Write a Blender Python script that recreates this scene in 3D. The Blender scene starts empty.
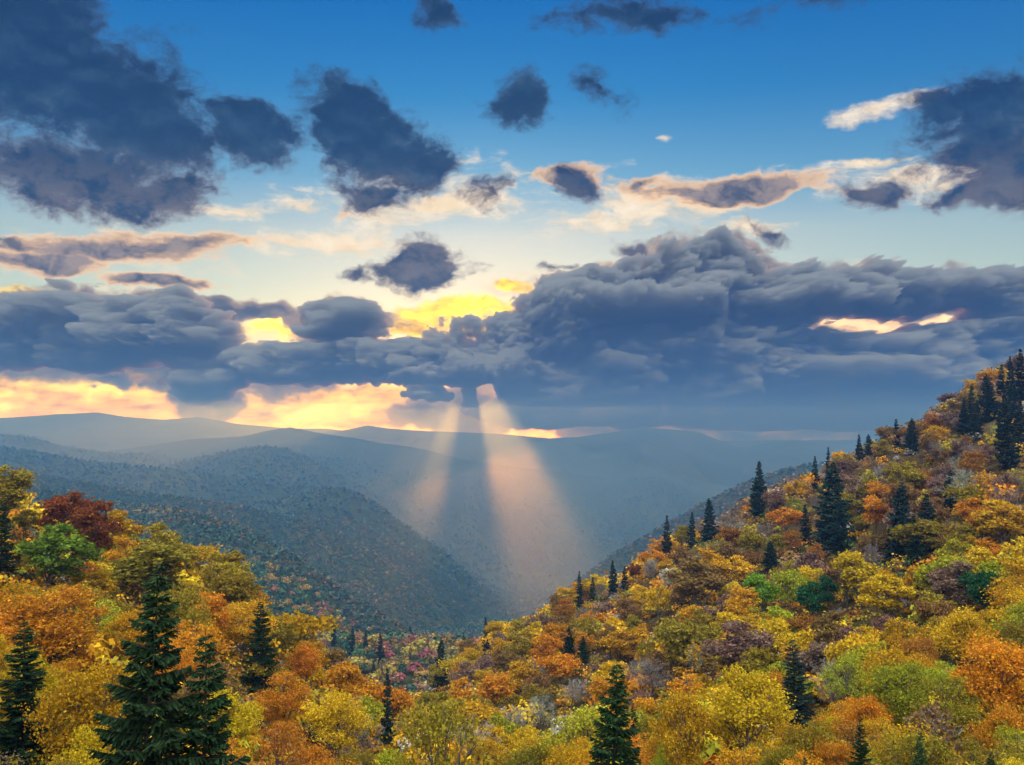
SKY_STR, SKY_GAIN, FILL, SUN_E = 0.10, 1.0, 4.6, 2.9
SUN_COL = (1.0, .38, .10)
HAZE_COL, HAZE_D, HAZE_G, HAZE_TOP = (.15, .38, .92, 1), 2.75e-4, 0.70, 318
GAPS = [(862, 323, 50, 9), (940, 317, 24, 7)]
BANK_ON, BANK_S, BANK_C = True, .011, (.44, .47, .46)
THIN_S = .011
MIST_COL, MIST_D = (.42, .66, 1.0, 1), 2.1e-4
import bpy, math, random
import numpy as np
from mathutils import Vector

random.seed(7)
RNG = np.random.default_rng(11)
S = bpy.context.scene
COL = S.collection

# ------------------------------------------------------------------ camera
F = 1005.0                       # focal length of the photograph in its own pixels
TILT = math.atan((440 - 382.5) / F)
cam_data = bpy.data.cameras.new('camera')
cam_data.sensor_width = 36.0
cam_data.lens = 36.0 * F / 1024
cam_data.clip_start = 0.5
cam_data.clip_end = 120000
cam = bpy.data.objects.new('camera', cam_data)
cam.location = (0, 0, 0)
cam.rotation_euler = (math.pi / 2 + TILT, 0, 0)
COL.objects.link(cam)
S.camera = cam

# ------------------------------------------------------------------ exposure, sun, render
S.view_settings.view_transform = 'Standard'
S.view_settings.look = 'None'
S.view_settings.exposure = 0.0
S.view_settings.gamma = 1.0
S.view_settings.use_curve_mapping = False
S.cycles.use_denoising = True
S.cycles.max_bounces = 6
S.cycles.diffuse_bounces = 3
S.cycles.transmission_bounces = 3
S.cycles.transparent_max_bounces = 8
S.cycles.volume_bounces = 1
S.cycles.use_light_tree = True

ct, st = math.cos(TILT), math.sin(TILT)


def ray(px, py):
    """x/y and z/y of the direction seen at a place in the photograph"""
    xc = (np.asarray(px, float) - 512.0) / F
    yc = (382.5 - np.asarray(py, float)) / F
    wy = ct - yc * st
    return xc / wy, (st + yc * ct) / wy


SUN_AZ = math.atan(float(ray(471, 356)[0]))
SUN_EL = math.radians(4.8)
sun_dir = Vector((math.sin(SUN_AZ) * math.cos(SUN_EL), math.cos(SUN_AZ) * math.cos(SUN_EL), math.sin(SUN_EL)))
sd = bpy.data.lights.new('sun', 'SUN')
sd.energy = SUN_E
sd.angle = math.radians(0.5)
sd.color = SUN_COL
sun = bpy.data.objects.new('sun', sd)
sun.rotation_euler = (-sun_dir).to_track_quat('-Z', 'Y').to_euler()
sun.location = (0, 0, 400)
COL.objects.link(sun)

# ------------------------------------------------------------------ sky (world)
W = bpy.data.worlds.new('World')
S.world = W
W.use_nodes = True
W.cycles.sampling_method = 'MANUAL'
W.cycles.sample_map_resolution = 512
NT = W.node_tree
NT.nodes.clear()


class G:
    """small helper to write node graphs as expressions"""
    def __init__(self, tree):
        self.t = tree
        self.last = None

    def new(self, typ, **kw):
        n = self.t.nodes.new(typ)
        for k, v in kw.items():
            setattr(n, k, v)
        return n

    def put(self, sock, v):
        if isinstance(v, bpy.types.NodeSocket):
            self.t.links.new(v, sock)
        elif isinstance(v, (tuple, list)) and len(v) == 3 and sock.type == 'RGBA':
            sock.default_value = (*v, 1)
        else:
            sock.default_value = v

    def m(self, op, a, b=0.0, c=0.0, clamp=False):
        n = self.new('ShaderNodeMath', operation=op, use_clamp=clamp)
        self.put(n.inputs[0], a); self.put(n.inputs[1], b); self.put(n.inputs[2], c)
        return n.outputs[0]

    def vm(self, op, a, b=(0, 0, 0), s=None):
        n = self.new('ShaderNodeVectorMath', operation=op)
        self.put(n.inputs[0], a)
        if op != 'LENGTH' and op != 'SCALE':
            self.put(n.inputs[1], b)
        if s is not None:
            self.put(n.inputs['Scale'], s)
        return n.outputs['Value'] if op in ('LENGTH', 'DOT_PRODUCT') else n.outputs['Vector']

    def xyz(self, x, y, z=0.0):
        n = self.new('ShaderNodeCombineXYZ')
        self.put(n.inputs[0], x); self.put(n.inputs[1], y); self.put(n.inputs[2], z)
        return n.outputs[0]

    def noise(self, vec, scale, detail=6, rough=0.55, dist=0.0, color=False, lac=2.0):
        n = self.new('ShaderNodeTexNoise')
        self.put(n.inputs['Vector'], vec)
        n.inputs['Scale'].default_value = scale
        n.inputs['Detail'].default_value = detail
        n.inputs['Roughness'].default_value = rough
        n.inputs['Lacunarity'].default_value = lac
        n.inputs['Distortion'].default_value = dist
        return n.outputs['Color'] if color else n.outputs[0]

    def ss(self, v, lo, hi, to0=0.0, to1=1.0):
        n = self.new('ShaderNodeMapRange', interpolation_type='SMOOTHSTEP')
        self.put(n.inputs[0], v); n.inputs[1].default_value = lo; n.inputs[2].default_value = hi
        n.inputs[3].default_value = to0; n.inputs[4].default_value = to1
        return n.outputs[0]

    def lin(self, v, lo, hi, to0=0.0, to1=1.0):
        n = self.new('ShaderNodeMapRange', interpolation_type='LINEAR')
        self.put(n.inputs[0], v); n.inputs[1].default_value = lo; n.inputs[2].default_value = hi
        n.inputs[3].default_value = to0; n.inputs[4].default_value = to1
        return n.outputs[0]

    def mix(self, f, a, b, blend='MIX'):
        n = self.new('ShaderNodeMix', data_type='RGBA', blend_type=blend)
        self.put(n.inputs[0], f); self.put(n.inputs[6], a); self.put(n.inputs[7], b)
        return n.outputs[2]

    def ramp(self, f, stops, interp='LINEAR'):
        n = self.new('ShaderNodeValToRGB')
        self.put(n.inputs[0], f)
        e = n.color_ramp
        e.interpolation = interp
        while len(e.elements) < len(stops):
            e.elements.new(0.5)
        for el, (p, c) in zip(e.elements, stops):
            el.position = p
            el.color = (*c, 1)
        return n.outputs[0]

    def blobs(self, vec, items, k=0.12):
        acc = None
        for it in items:
            px, py, rx, ry = it[:4]
            rot = it[4] if len(it) > 4 else 0.0
            w = it[5] if len(it) > 5 else 1.0
            a, b = ray(px, py)
            az = math.atan(a); el = math.atan2(b, math.hypot(1, a))
            n = self.new('ShaderNodeMapping', vector_type='TEXTURE')
            v0 = vec
            if self.last is not None:          # one blob after the other, so that the shader's stack stays small
                ch = self.new('ShaderNodeVectorMath', operation='MULTIPLY_ADD')
                self.put(ch.inputs[0], self.last)
                ch.inputs[1].default_value = (1e-9, 1e-9, 1e-9)
                self.put(ch.inputs[2], vec)
                v0 = ch.outputs[0]
            self.put(n.inputs['Vector'], v0)
            n.inputs['Location'].default_value = (az * F, el * F, 0)
            n.inputs['Rotation'].default_value = (0, 0, math.radians(-rot))
            n.inputs['Scale'].default_value = (rx, ry, 1)
            v = self.m('MULTIPLY_ADD', self.vm('LENGTH', n.outputs[0]), -w, w)
            acc = v if acc is None else self.m('SMOOTH_MAX', acc, v, k)
            self.last = acc
        return acc


NEAR = [(60, 80, 190, 85, 12), (130, 125, 120, 60, 8), (15, 40, 120, 75), (90, 165, 130, 45, 6), (150, 190, 70, 40), (60, 170, 120, 40),
        (250, 138, 66, 38), (374, 144, 86, 56, 10), (345, 110, 60, 40), (410, 168, 62, 36), (380, 192, 55, 26),
        (516, 102, 38, 34), (606, 92, 34, 40, -40, .62), (440, 12, 46, 24, 0, .75), (640, 16, 130, 24, 0, .62), (800, 6, 90, 16, 0, .55),
        (985, 132, 80, 70), (935, 108, 36, 22), (1015, 172, 70, 48), (985, 198, 60, 18), (868, 197, 44, 18, 0, .85),
        (425, 268, 66, 26), (430, 252, 34, 26), (356, 272, 28, 16, 0, .75), (575, 188, 36, 28, 20, .85), (6, 238, 24, 8, 0, .8), (490, 192, 34, 26, 0, .6),
        (650, 245, 40, 14, 0, .6), (770, 232, 40, 12, 30, .5), (560, 262, 30, 10, 0, .6)]
BANK = [(95, 335, 175, 55), (60, 318, 100, 42), (155, 325, 95, 40), (205, 345, 55, 28), (0, 330, 80, 50), (120, 378, 40, 14, 0, .8),
        (250, 307, 100, 17), (345, 320, 70, 30), (355, 356, 70, 26), (290, 372, 110, 26, 0, .9), (205, 395, 42, 40), (190, 375, 60, 25, 0, .9),
        (620, 300, 120, 52), (705, 280, 95, 56, 10), (770, 300, 120, 44), (640, 322, 170, 30), (870, 300, 130, 32), (965, 300, 120, 36),
        (700, 360, 320, 78), (860, 370, 300, 92), (560, 362, 150, 66), (610, 408, 170, 52), (750, 410, 220, 62), (960, 345, 180, 70), (465, 412, 100, 28), (900, 430, 250, 60)]
GOLD = [(60, 392, 190, 46), (110, 385, 110, 40), (345, 404, 160, 30), (455, 320, 105, 26), (400, 327, 44, 18), (495, 402, 44, 22), (300, 325, 70, 30, 0, .7), (515, 290, 34, 8), (40, 300, 70, 20),
        (580, 434, 60, 9), (865, 323, 80, 12, 0, .8), (940, 318, 30, 10, 0, .7)]
LIT = [(110, 250, 170, 30, -3), (240, 212, 90, 13, -8), (330, 240, 110, 17), (465, 198, 190, 42), (650, 197, 190, 34), (905, 182, 100, 25, -5), (880, 108, 60, 11, -8),
       (600, 220, 150, 26), (390, 218, 100, 24), (505, 285, 70, 24), (290, 206, 60, 10), (662, 139, 14, 8), (880, 162, 50, 8), (960, 185, 50, 20), (740, 220, 60, 18), (860, 276, 190, 14, 3, .9), (500, 320, 80, 22), (130, 293, 60, 10), (260, 250, 80, 20)]
LENS = [(740, 188, 115, 17, 1), (570, 178, 60, 22, 6, .9), (120, 247, 160, 18, -3), (45, 258, 80, 15), (155, 280, 62, 8), (640, 180, 40, 12, 0, .7), (350, 214, 24, 6, 0, .4)]

g = G(NT)
tc = g.new('ShaderNodeTexCoord')
D = tc.outputs['Generated']
sep = g.new('ShaderNodeSeparateXYZ'); g.put(sep.inputs[0], D)
az = g.m('ARCTAN2', sep.outputs[0], sep.outputs[1])
el = g.m('ARCSINE', sep.outputs[2])
U = g.m('MULTIPLY', az, F)
V = g.m('MULTIPLY', el, F)
P0 = g.xyz(U, V)
# ragged outlines: the cloud field is read at a place pushed about by noise
q = g.xyz(g.m('MULTIPLY', az, 10.05), g.m('MULTIPLY', el, 14.0))
warpc = g.noise(q, 1.15, 4, 0.6, color=True)
warp = g.vm('SUBTRACT', warpc, (0.5, 0.5, 0.5))
Pw = g.vm('ADD', P0, g.vm('MULTIPLY', warp, (95.0, 55.0, 0.0)))
Ps = g.vm('ADD', P0, g.vm('MULTIPLY', warp, (120.0, 34.0, 0.0)))
Q = g.vm('ADD', q, g.vm('SCALE', warp, s=0.45))
n1 = g.noise(Q, 1.5, 9, 0.58)
n2 = g.noise(g.vm('ADD', Q, (17.3, 4.1, 2.0)), 3.4, 8, 0.62)
qs = g.xyz(g.m('MULTIPLY', az, 7.0), g.m('MULTIPLY', el, 34.0), 3.0)
ns = g.noise(g.vm('ADD', qs, g.vm('SCALE', warp, s=0.9)), 1.6, 8, 0.6)
# the same noise a little nearer the sun: its difference is what lights a cloud's sunward side
sunuv = (SUN_AZ * 10.05, SUN_EL * 14.0, 0.0)
to_sun = g.vm('NORMALIZE', g.vm('SUBTRACT', sunuv, q))
n1s = g.noise(g.vm('ADD', Q, g.vm('SCALE', to_sun, s=0.10)), 1.5, 6, 0.58)
rel = g.m('SUBTRACT', n1, n1s)
nup = g.noise(g.vm('ADD', Q, (0.0, 0.14, 0.0)), 1.5, 6, 0.58)
rup = g.m('SUBTRACT', n1, nup)

# clear sky
sky = g.new('ShaderNodeTexSky', sky_type='NISHITA')
sky.sun_disc = False
sky.sun_elevation = SUN_EL
sky.sun_rotation = SUN_AZ
sky.altitude = 1500
sky.air_density = 1.0
sky.dust_density = 0.4
sky.ozone_density = 2.5
grad = g.ramp(g.lin(V, 0, 430), [(0.0, (2.4, 1.7, 0.9)), (0.28, (2.8, 2.1, 1.5)), (0.47, (2.5, 2.0, 1.6)), (0.60, (1.0, 1.5, 1.65)), (0.78, (0.25, 1.08, 1.65)), (1.0, (0.0, 0.82, 1.65))])
clear = g.mix(1.0, sky.outputs[0], grad, 'MULTIPLY')
clear = g.vm('SCALE', clear, s=SKY_GAIN)
K = 1.0 / SKY_STR


def C(r, gg, b, k=1.0):
    return (r * K * k, gg * K * k, b * K * k)


col = clear
# thin sunlit streaks
f = g.blobs(Ps, LIT)
d = g.ss(g.m('ADD', f, g.m('ADD', g.m('MULTIPLY', g.m('SUBTRACT', ns, 0.55), 2.8), g.m('MULTIPLY', g.m('SUBTRACT', n2, 0.5), 1.2))), 0.0, 0.95)
lc = g.mix(g.ss(n2, 0.35, 0.7), C(.98, .78, .50), C(1.05, .95, .80))
col = g.mix(g.m('MULTIPLY', d, 0.93), col, lc)
# flat dark lenses with sunlit rims
f = g.blobs(Ps, LENS)
ff = g.m('ADD', f, g.m('ADD', g.m('MULTIPLY', g.m('SUBTRACT', ns, 0.5), 1.3), g.m('MULTIPLY', g.m('SUBTRACT', n2, 0.5), 0.8)))
d = g.ss(ff, 0.05, 0.45)
lc = g.mix(g.ss(ff, 0.2, 0.66), C(1.0, .66, .34), g.mix(g.ss(g.m('ADD', n2, g.m('MULTIPLY', rup, -2.0)), .3, .72), C(.07, .085, .115), C(.34, .28, .25)))
col = g.mix(d, col, lc)
# golden sunlit cloud low over the horizon
f = g.blobs(Pw, GOLD)
d = g.ss(g.m('ADD', f, g.m('MULTIPLY', g.m('SUBTRACT', n1, 0.5), 1.1)), 0.05, 0.42)
gl = g.m('ADD', g.m('MULTIPLY', g.m('SUBTRACT', n2, 0.5), 1.1), g.m('ADD', g.m('MULTIPLY', g.m('SUBTRACT', ns, 0.47), 2.6), g.m('MULTIPLY', rel, 1.5)))
gc = g.ramp(g.lin(gl, -0.65, 0.65), [(0.0, C(.34, .21, .08)), (0.25, C(.85, .52, .02)), (0.5, C(1.5, 1.02, .005)), (0.78, C(2.1, 1.65, .03)), (1.0, C(2.8, 2.5, .6))])
col = g.mix(d, col, gc)
# grey bank
f = g.blobs(Pw, BANK, 0.16)
fb = g.m('ADD', f, g.m('MULTIPLY', g.m('SUBTRACT', n1, 0.5), 1.25))
d = g.ss(fb, 0.10, 0.34)
sh = g.m('ADD', g.m('MULTIPLY', g.m('SUBTRACT', n2, 0.5), 0.9), g.m('MULTIPLY', rup, 4.5))
bc = g.ramp(g.lin(sh, -0.6, 0.6), [(0.0, C(.028, .055, .088)), (0.35, C(.055, .085, .125)), (0.6, C(.12, .135, .165)), (0.85, C(.24, .215, .23)), (1.0, C(.36, .30, .28))])
near_sun = g.m('SUBTRACT', 1.0, g.m('DIVIDE', g.vm('LENGTH', g.vm('MULTIPLY', g.vm('SUBTRACT', P0, (SUN_AZ * F, SUN_EL * F + 20, 0.0)), (1.0, 1.4, 0.0))), 330.0), clamp=True)
bc = g.mix(g.m('MULTIPLY', near_sun, 0.5), bc, C(.30, .21, .17))
rim = g.m('MULTIPLY', g.ss(fb, 0.62, 0.14), g.lin(near_sun, 0, 1, .25, 1.0))
bc = g.mix(rim, bc, C(.85, .60, .38))
col = g.mix(d, col, bc)
# sunlit openings in the bank
f = g.blobs(Ps, [(865, 322, 75, 13), (942, 317, 36, 10), (800, 327, 40, 6), (1000, 310, 40, 8)])
d = g.ss(g.m('ADD', f, g.m('MULTIPLY', g.m('SUBTRACT', n2, 0.5), 1.2)), 0.05, 0.5)
col = g.mix(d, col, g.mix(g.ss(ns, .38, .6), C(.85, .55, .28), C(1.5, 1.15, .65)))
# dark clouds close by
f = g.blobs(Pw, NEAR, 0.14)
n3 = g.noise(g.vm('ADD', Q, (3.3, 9.1, 5.0)), 7.5, 7, 0.66)
fn = g.m('ADD', f, g.m('ADD', g.m('MULTIPLY', g.m('SUBTRACT', n1, 0.5), 1.5), g.m('MULTIPLY', g.m('SUBTRACT', n3, 0.5), 0.75)))
d = g.ss(fn, 0.06, 0.52)
sh = g.m('ADD', g.m('MULTIPLY', g.m('SUBTRACT', n2, 0.5), 0.55), g.m('MULTIPLY', rup, -2.6))
nc = g.ramp(g.lin(sh, -0.6, 0.6), [(0.0, C(.002, .016, .045)), (0.45, C(.004, .026, .064)), (0.75, C(.018, .052, .10)), (1.0, C(.07, .10, .15))])
low = g.ss(g.m('ADD', V, g.m('MULTIPLY', g.m('SUBTRACT', n2, .5), 120.0)), 292, 222)
rimf = g.m('MULTIPLY', g.ss(fn, 0.62, 0.12), g.lin(low, 0, 1, .13, .85))
nc = g.mix(rimf, nc, C(.30, .22, .21))
under = g.m('MULTIPLY', g.m('MULTIPLY', low, .62), g.ss(n2, .36, .66))
nc = g.mix(under, nc, C(.20, .165, .145))
col = g.mix(g.m('MULTIPLY', d, .97), col, nc)
# fill light added for the trees: invented bright cloud, unseen overhead and behind viewer
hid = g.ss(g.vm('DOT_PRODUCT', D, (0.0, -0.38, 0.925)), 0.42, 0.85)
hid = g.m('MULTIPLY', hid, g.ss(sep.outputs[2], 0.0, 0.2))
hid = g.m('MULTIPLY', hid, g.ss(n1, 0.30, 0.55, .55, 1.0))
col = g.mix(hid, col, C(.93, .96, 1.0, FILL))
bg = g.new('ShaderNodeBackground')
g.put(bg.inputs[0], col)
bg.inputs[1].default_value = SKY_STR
out = g.new('ShaderNodeOutputWorld')
NT.links.new(bg.outputs[0], out.inputs[0])

# ------------------------------------------------------------------ numpy noise
_PERM = np.random.default_rng(5).permutation(4096)


def _hash(ix, iy, seed):
    return _PERM[(_PERM[(ix + seed * 131) & 4095] + iy) & 4095] / 4095.0


def vnoise(x, y, seed=0):
    ix = np.floor(x).astype(int); iy = np.floor(y).astype(int)
    fx = x - ix; fy = y - iy
    fx = fx * fx * fx * (fx * (fx * 6 - 15) + 10); fy = fy * fy * fy * (fy * (fy * 6 - 15) + 10)
    a = _hash(ix, iy, seed); b = _hash(ix + 1, iy, seed); c = _hash(ix, iy + 1, seed); d = _hash(ix + 1, iy + 1, seed)
    return (a + (b - a) * fx) * (1 - fy) + (c + (d - c) * fx) * fy


def fbm(x, y, octaves=5, seed=0, gain=0.5):
    s = 0; amp = 1; tot = 0
    for i in range(octaves):
        s = s + amp * (vnoise(x, y, seed + i) - 0.5); tot += amp
        amp *= gain; x = x * 2.03 + 7.1; y = y * 2.03 + 3.7
    return s / tot * 2


def ridged(x, y, octaves=5, seed=0):
    s = 0; amp = 1; tot = 0
    for i in range(octaves):
        s = s + amp * (1 - np.abs(vnoise(x, y, seed + i) * 2 - 1)); tot += amp
        amp *= 0.5; x = x * 2.07 + 5.3; y = y * 2.07 + 1.9
    return s / tot


# ------------------------------------------------------------------ the lie of the land
# near hills: for directions across the view, how the tops of the wood run away from the viewer (metres away, height in the view)
COLS = {
    -300: [(40, 700), (80, 560), (120, 480), (160, 430), (200, 400), (260, 390), (400, 450), (700, 560)],
    0: [(40, 850), (60, 752), (90, 650), (130, 572), (170, 510), (200, 478), (260, 488), (400, 590), (700, 650)],
    60: [(40, 860), (62, 755), (95, 655), (140, 575), (180, 525), (215, 498), (280, 520), (420, 610), (700, 655)],
    100: [(40, 880), (65, 768), (100, 665), (150, 588), (200, 538), (232, 518), (300, 550), (450, 630), (700, 662)],
    200: [(40, 900), (65, 795), (100, 700), (150, 622), (200, 566), (240, 545), (300, 590), (450, 660), (700, 668)],
    260: [(40, 915), (68, 795), (100, 722), (145, 660), (190, 606), (230, 588), (290, 632), (450, 690), (700, 680)],
    300: [(40, 920), (70, 795), (100, 738), (140, 690), (180, 650), (220, 628), (290, 672), (450, 712), (700, 690)],
    350: [(40, 925), (72, 798), (105, 742), (145, 700), (190, 680), (230, 672), (300, 705), (450, 715), (700, 690)],
    400: [(40, 930), (75, 802), (110, 750), (150, 718), (200, 702), (250, 708), (320, 712), (400, 705), (480, 716), (700, 695)],
    450: [(40, 940), (80, 802), (120, 755), (160, 735), (200, 728), (260, 722), (320, 695), (380, 668), (460, 690), (700, 700)],
    500: [(40, 940), (80, 802), (120, 762), (160, 748), (200, 738), (250, 718), (300, 684), (350, 652), (400, 630), (500, 655), (700, 700)],
    600: [(40, 940), (70, 802), (100, 752), (150, 727), (200, 702), (250, 670), (300, 637), (350, 607), (400, 586), (480, 604), (700, 680)],
    700: [(40, 935), (65, 795), (90, 747), (130, 702), (170, 677), (220, 642), (280, 602), (340, 562), (400, 528), (480, 545), (700, 640)],
    800: [(40, 930), (60, 785), (85, 724), (120, 682), (160, 652), (200, 622), (250, 592), (300, 562), (350, 522), (400, 485), (480, 492), (700, 590)],
    900: [(40, 930), (60, 775), (85, 714), (115, 672), (150, 632), (190, 592), (240, 552), (300, 507), (350, 468), (400, 438), (500, 442), (700, 520)],
    1024: [(40, 930), (58, 775), (80, 704), (110, 647), (150, 592), (200, 532), (250, 482), (300, 437), (350, 400), (400, 370), (450, 352), (550, 360), (800, 430)],
    1300: [(40, 900), (60, 740), (80, 662), (110, 592), (150, 522), (200, 455), (250, 395), (300, 345), (400, 280), (500, 260), (700, 290), (1000, 350)],
}
_cp = np.array(sorted(COLS))
_ly = np.linspace(math.log(40), math.log(1000), 90)
_tab = np.zeros((len(_cp), len(_ly)))
for _i, _p in enumerate(_cp):
    _a = np.array(COLS[_p], float)
    if 420 < _p < 950:
        _a[:, 1] -= 15 * np.clip((_a[:, 0] - 150) / 120, 0, 1)
    _z = ray(512, _a[:, 1])[1] * _a[:, 0] - np.interp(_a[:, 0], [40, 70, 120], [4.5, 7.0, 10.0])
    _yy = np.interp(np.exp(_ly), _a[:, 0], _z)
    _k = np.ones(5) / 5
    _tab[_i] = np.convolve(np.pad(_yy, 2, mode='edge'), _k, 'valid')


def near_h(x, y):
    yc = np.clip(y, 40, 1000)
    px = np.clip(512 + F * x / np.maximum(y, 40), -299, 1299)
    ci = np.clip(np.searchsorted(_cp, px, 'right') - 1, 0, len(_cp) - 2)
    t = (px - _cp[ci]) / (_cp[ci + 1] - _cp[ci])
    t = t * t * (3 - 2 * t) * 0.5 + t * 0.5
    r = (np.log(yc) - _ly[0]) / (_ly[1] - _ly[0])
    ri = np.clip(np.floor(r).astype(int), 0, len(_ly) - 2)
    fr = r - ri
    za = _tab[ci, ri] * (1 - fr) + _tab[ci, ri + 1] * fr
    zb = _tab[ci + 1, ri] * (1 - fr) + _tab[ci + 1, ri + 1] * fr
    z = za * (1 - t) + zb * t
    # the overlook the viewer stands on
    look = -1.75 - 0.02 * np.abs(x) - np.maximum(y - 3, 0) * 0.62 - np.maximum(y - 14, 0) * 0.35
    w = np.clip((y - 14) / 26, 0, 1)
    return np.where(y < 40, look * (1 - w) + z * w, z)


# far ridges: crest as (place across, height in the view, metres away); slopes before and behind the crest
RIDGES = [
    ([(-300, 470, 1500), (0, 478, 1500), (90, 500, 1450), (130, 507, 1400), (180, 512, 1350), (240, 527, 1300), (290, 555, 1250), (340, 590, 1250), (390, 622, 1300), (440, 652, 1350), (480, 690, 1400), (560, 760, 1500)], .17, .30, 20),
    ([(-300, 452, 2380), (0, 468, 2300), (100, 486, 2220), (160, 497, 2140), (230, 505, 2100), (300, 522, 2060), (350, 545, 2020), (400, 575, 2020), (450, 605, 2060), (500, 640, 2140), (560, 690, 2220)], .16, .25, 20),
    ([(150, 520, 2970), (230, 508, 2900), (280, 500, 2830), (315, 490, 2770), (340, 489, 2730), (370, 500, 2700), (410, 530, 2660), (450, 560, 2660), (490, 595, 2700), (530, 630, 2770), (600, 680, 2830)], .17, .25, 30),
    ([(-300, 440, 3570), (0, 446, 3500), (100, 462, 3430), (180, 470, 3370), (260, 478, 3370), (330, 490, 3370), (390, 515, 3370), (440, 545, 3370), (490, 580, 3430), (540, 610, 3500), (600, 640, 3570)], .16, .22, 30),
    ([(80, 480, 4410), (180, 463, 4360), (215, 455, 4360), (240, 449, 4300), (262, 446, 4300), (285, 449, 4300), (320, 463, 4230), (360, 485, 4230), (410, 512, 4170), (460, 545, 4170), (510, 575, 4170), (560, 600, 4230), (640, 640, 4360)], .17, .22, 40),
    ([(-300, 425, 5200), (0, 432, 5200), (40, 438, 5200), (70, 446, 5200), (110, 452, 5140), (160, 455, 5140), (200, 462, 5090), (260, 478, 5090), (340, 500, 5090), (420, 530, 5090), (500, 560, 5090), (600, 600, 5090)], .16, .2, 60),
    ([(100, 452, 6300), (190, 440, 6270), (245, 437, 6240), (272, 431, 6180), (297, 427, 6180), (325, 432, 6160), (380, 442, 6100), (430, 449, 6040), (470, 461, 6010), (540, 470, 5950), (600, 478, 5840), (660, 488, 5840), (760, 510, 5840), (900, 540, 5840)], .14, .2, 60),
    ([(400, 505, 7000), (480, 480, 7000), (550, 470, 7000), (590, 464, 7000), (640, 468, 6930), (690, 478, 6930), (780, 472, 6930), (900, 465, 6930), (1100, 460, 6930)], .13, .2, 60),
    ([(-400, 430, 7800), (-100, 428, 7800), (0, 430, 7800), (60, 436, 7800), (120, 438, 7800), (190, 440, 7800), (260, 452, 7800), (400, 470, 7800)], .13, .2, 60),
    ([(200, 450, 8400), (300, 436, 8400), (345, 429, 8400), (362, 425, 8400), (385, 428, 8400), (410, 430, 8400), (455, 432, 8400), (500, 434, 8400), (545, 438, 8340), (575, 437, 8280), (605, 433, 8280), (640, 427, 8280), (690, 431, 8280), (715, 440, 8280), (740, 447, 8280), (765, 443, 8280), (795, 440, 8280), (830, 445, 8280), (900, 450, 8280), (1100, 445, 8280), (1400, 440, 8280)], .12, .2, 60),
    ([(-400, 420, 9400), (-100, 418, 9400), (0, 418, 9400), (50, 414, 9400), (95, 412, 9400), (130, 416, 9400), (165, 419, 9400), (195, 416, 9400), (235, 423, 9400), (290, 428, 9400), (330, 428, 9400), (400, 434, 9400), (600, 440, 9400)], .12, .2, 60),
    # the shoulder behind the wooded hill on the right
    ([(500, 640, 2300), (545, 605, 2260), (580, 578, 2220), (610, 556, 2180), (650, 534, 2140), (700, 506, 2100), (750, 483, 2060), (790, 470, 2020), (830, 463, 2020), (900, 452, 2020), (1024, 430, 2020), (1300, 400, 2020)], .40, .28, 10),
    ([(560, 620, 3300), (620, 575, 3230), (680, 540, 3170), (740, 512, 3100), (800, 490, 3100), (900, 470, 3100), (1100, 450, 3100)], .3, .28, 20),
]
_vy = np.log(np.array([200, 500, 700, 1000, 1500, 2000, 3000, 5000, 9000, 16000, 26000], float))
_vz = np.array([-70, -100, -140, -215, -300, -370, -480, -620, -720, -740, -740], float)
for _r in RIDGES:
    _a = np.array(_r[0], float)
    _r[0][:] = [(p, float(ray(512, h)[1]) * d, d) for p, h, d in _a]


def height(x, y):
    x = np.asarray(x, float); y = np.asarray(y, float)
    ys = np.maximum(y, 30)
    px = 512 + F * x / ys
    zn = near_h(x, y) + fbm(x / 26, y / 26, 3, 3) * 1.6
    valley = np.interp(np.log(np.maximum(ys, 200)), _vy, _vz) + np.abs(px - 520) * 0.00003 * ys
    z = valley
    for i, (crest, kf, kb, am) in enumerate(RIDGES):
        c = np.array(crest)
        pw = px + fbm(x / 700, y / 700, 2, 40 + i) * 10
        zc = np.interp(pw, c[:, 0], c[:, 1]); yc = np.interp(pw, c[:, 0], c[:, 2])
        spur = ridged(x / (am * 22) + 3.1 * i, y / (am * 40), 4, 20 + i)
        dy = y - yc
        away = np.clip(np.abs(dy) / (yc * 0.12), 0, 1)
        t = np.where(dy < 0, zc + dy * kf, zc - dy * kb) + (spur - 0.62) * am * 3.2 * (0.07 + away)
        k = 0.006 * yc
        dlt = np.clip(0.5 + 0.5 * (t - z) / k, 0, 1)
        z = z * (1 - dlt) + t * dlt + k * dlt * (1 - dlt) * 0.6
    w = np.clip((np.log(ys) - math.log(520)) / (math.log(760) - math.log(520)), 0, 1)
    w = w * w * (3 - 2 * w)
    hill = np.clip((px - 760) / 300, 0, 1)
    far = np.where(y > 700, np.maximum(z, near_h(x, y) * hill + z * (1 - hill) - np.maximum(y - 900, 0) * 0.3), z)
    return zn * (1 - w) + far * w


def mesh_obj(name, verts, faces, mats, parent=None, smooth=True, mat_idx=None):
    me = bpy.data.meshes.new(name)
    verts = np.asarray(verts, np.float32); faces = np.asarray(faces, np.int32)
    n = faces.shape[1]
    me.vertices.add(len(verts)); me.vertices.foreach_set('co', verts.ravel())
    me.loops.add(faces.size); me.loops.foreach_set('vertex_index', faces.ravel())
    me.polygons.add(len(faces))
    me.polygons.foreach_set('loop_start', np.arange(0, faces.size, n, dtype=np.int32))
    if smooth:
        me.polygons.foreach_set('use_smooth', np.ones(len(faces), bool))
    for m in (mats if isinstance(mats, (list, tuple)) else [mats]):
        me.materials.append(m)
    if mat_idx is not None:
        me.polygons.foreach_set('material_index', np.asarray(mat_idx, np.int32))
    me.update(calc_edges=True)
    ob = bpy.data.objects.new(name, me)
    COL.objects.link(ob)
    if parent is not None:
        ob.parent = parent
    return ob


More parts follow.
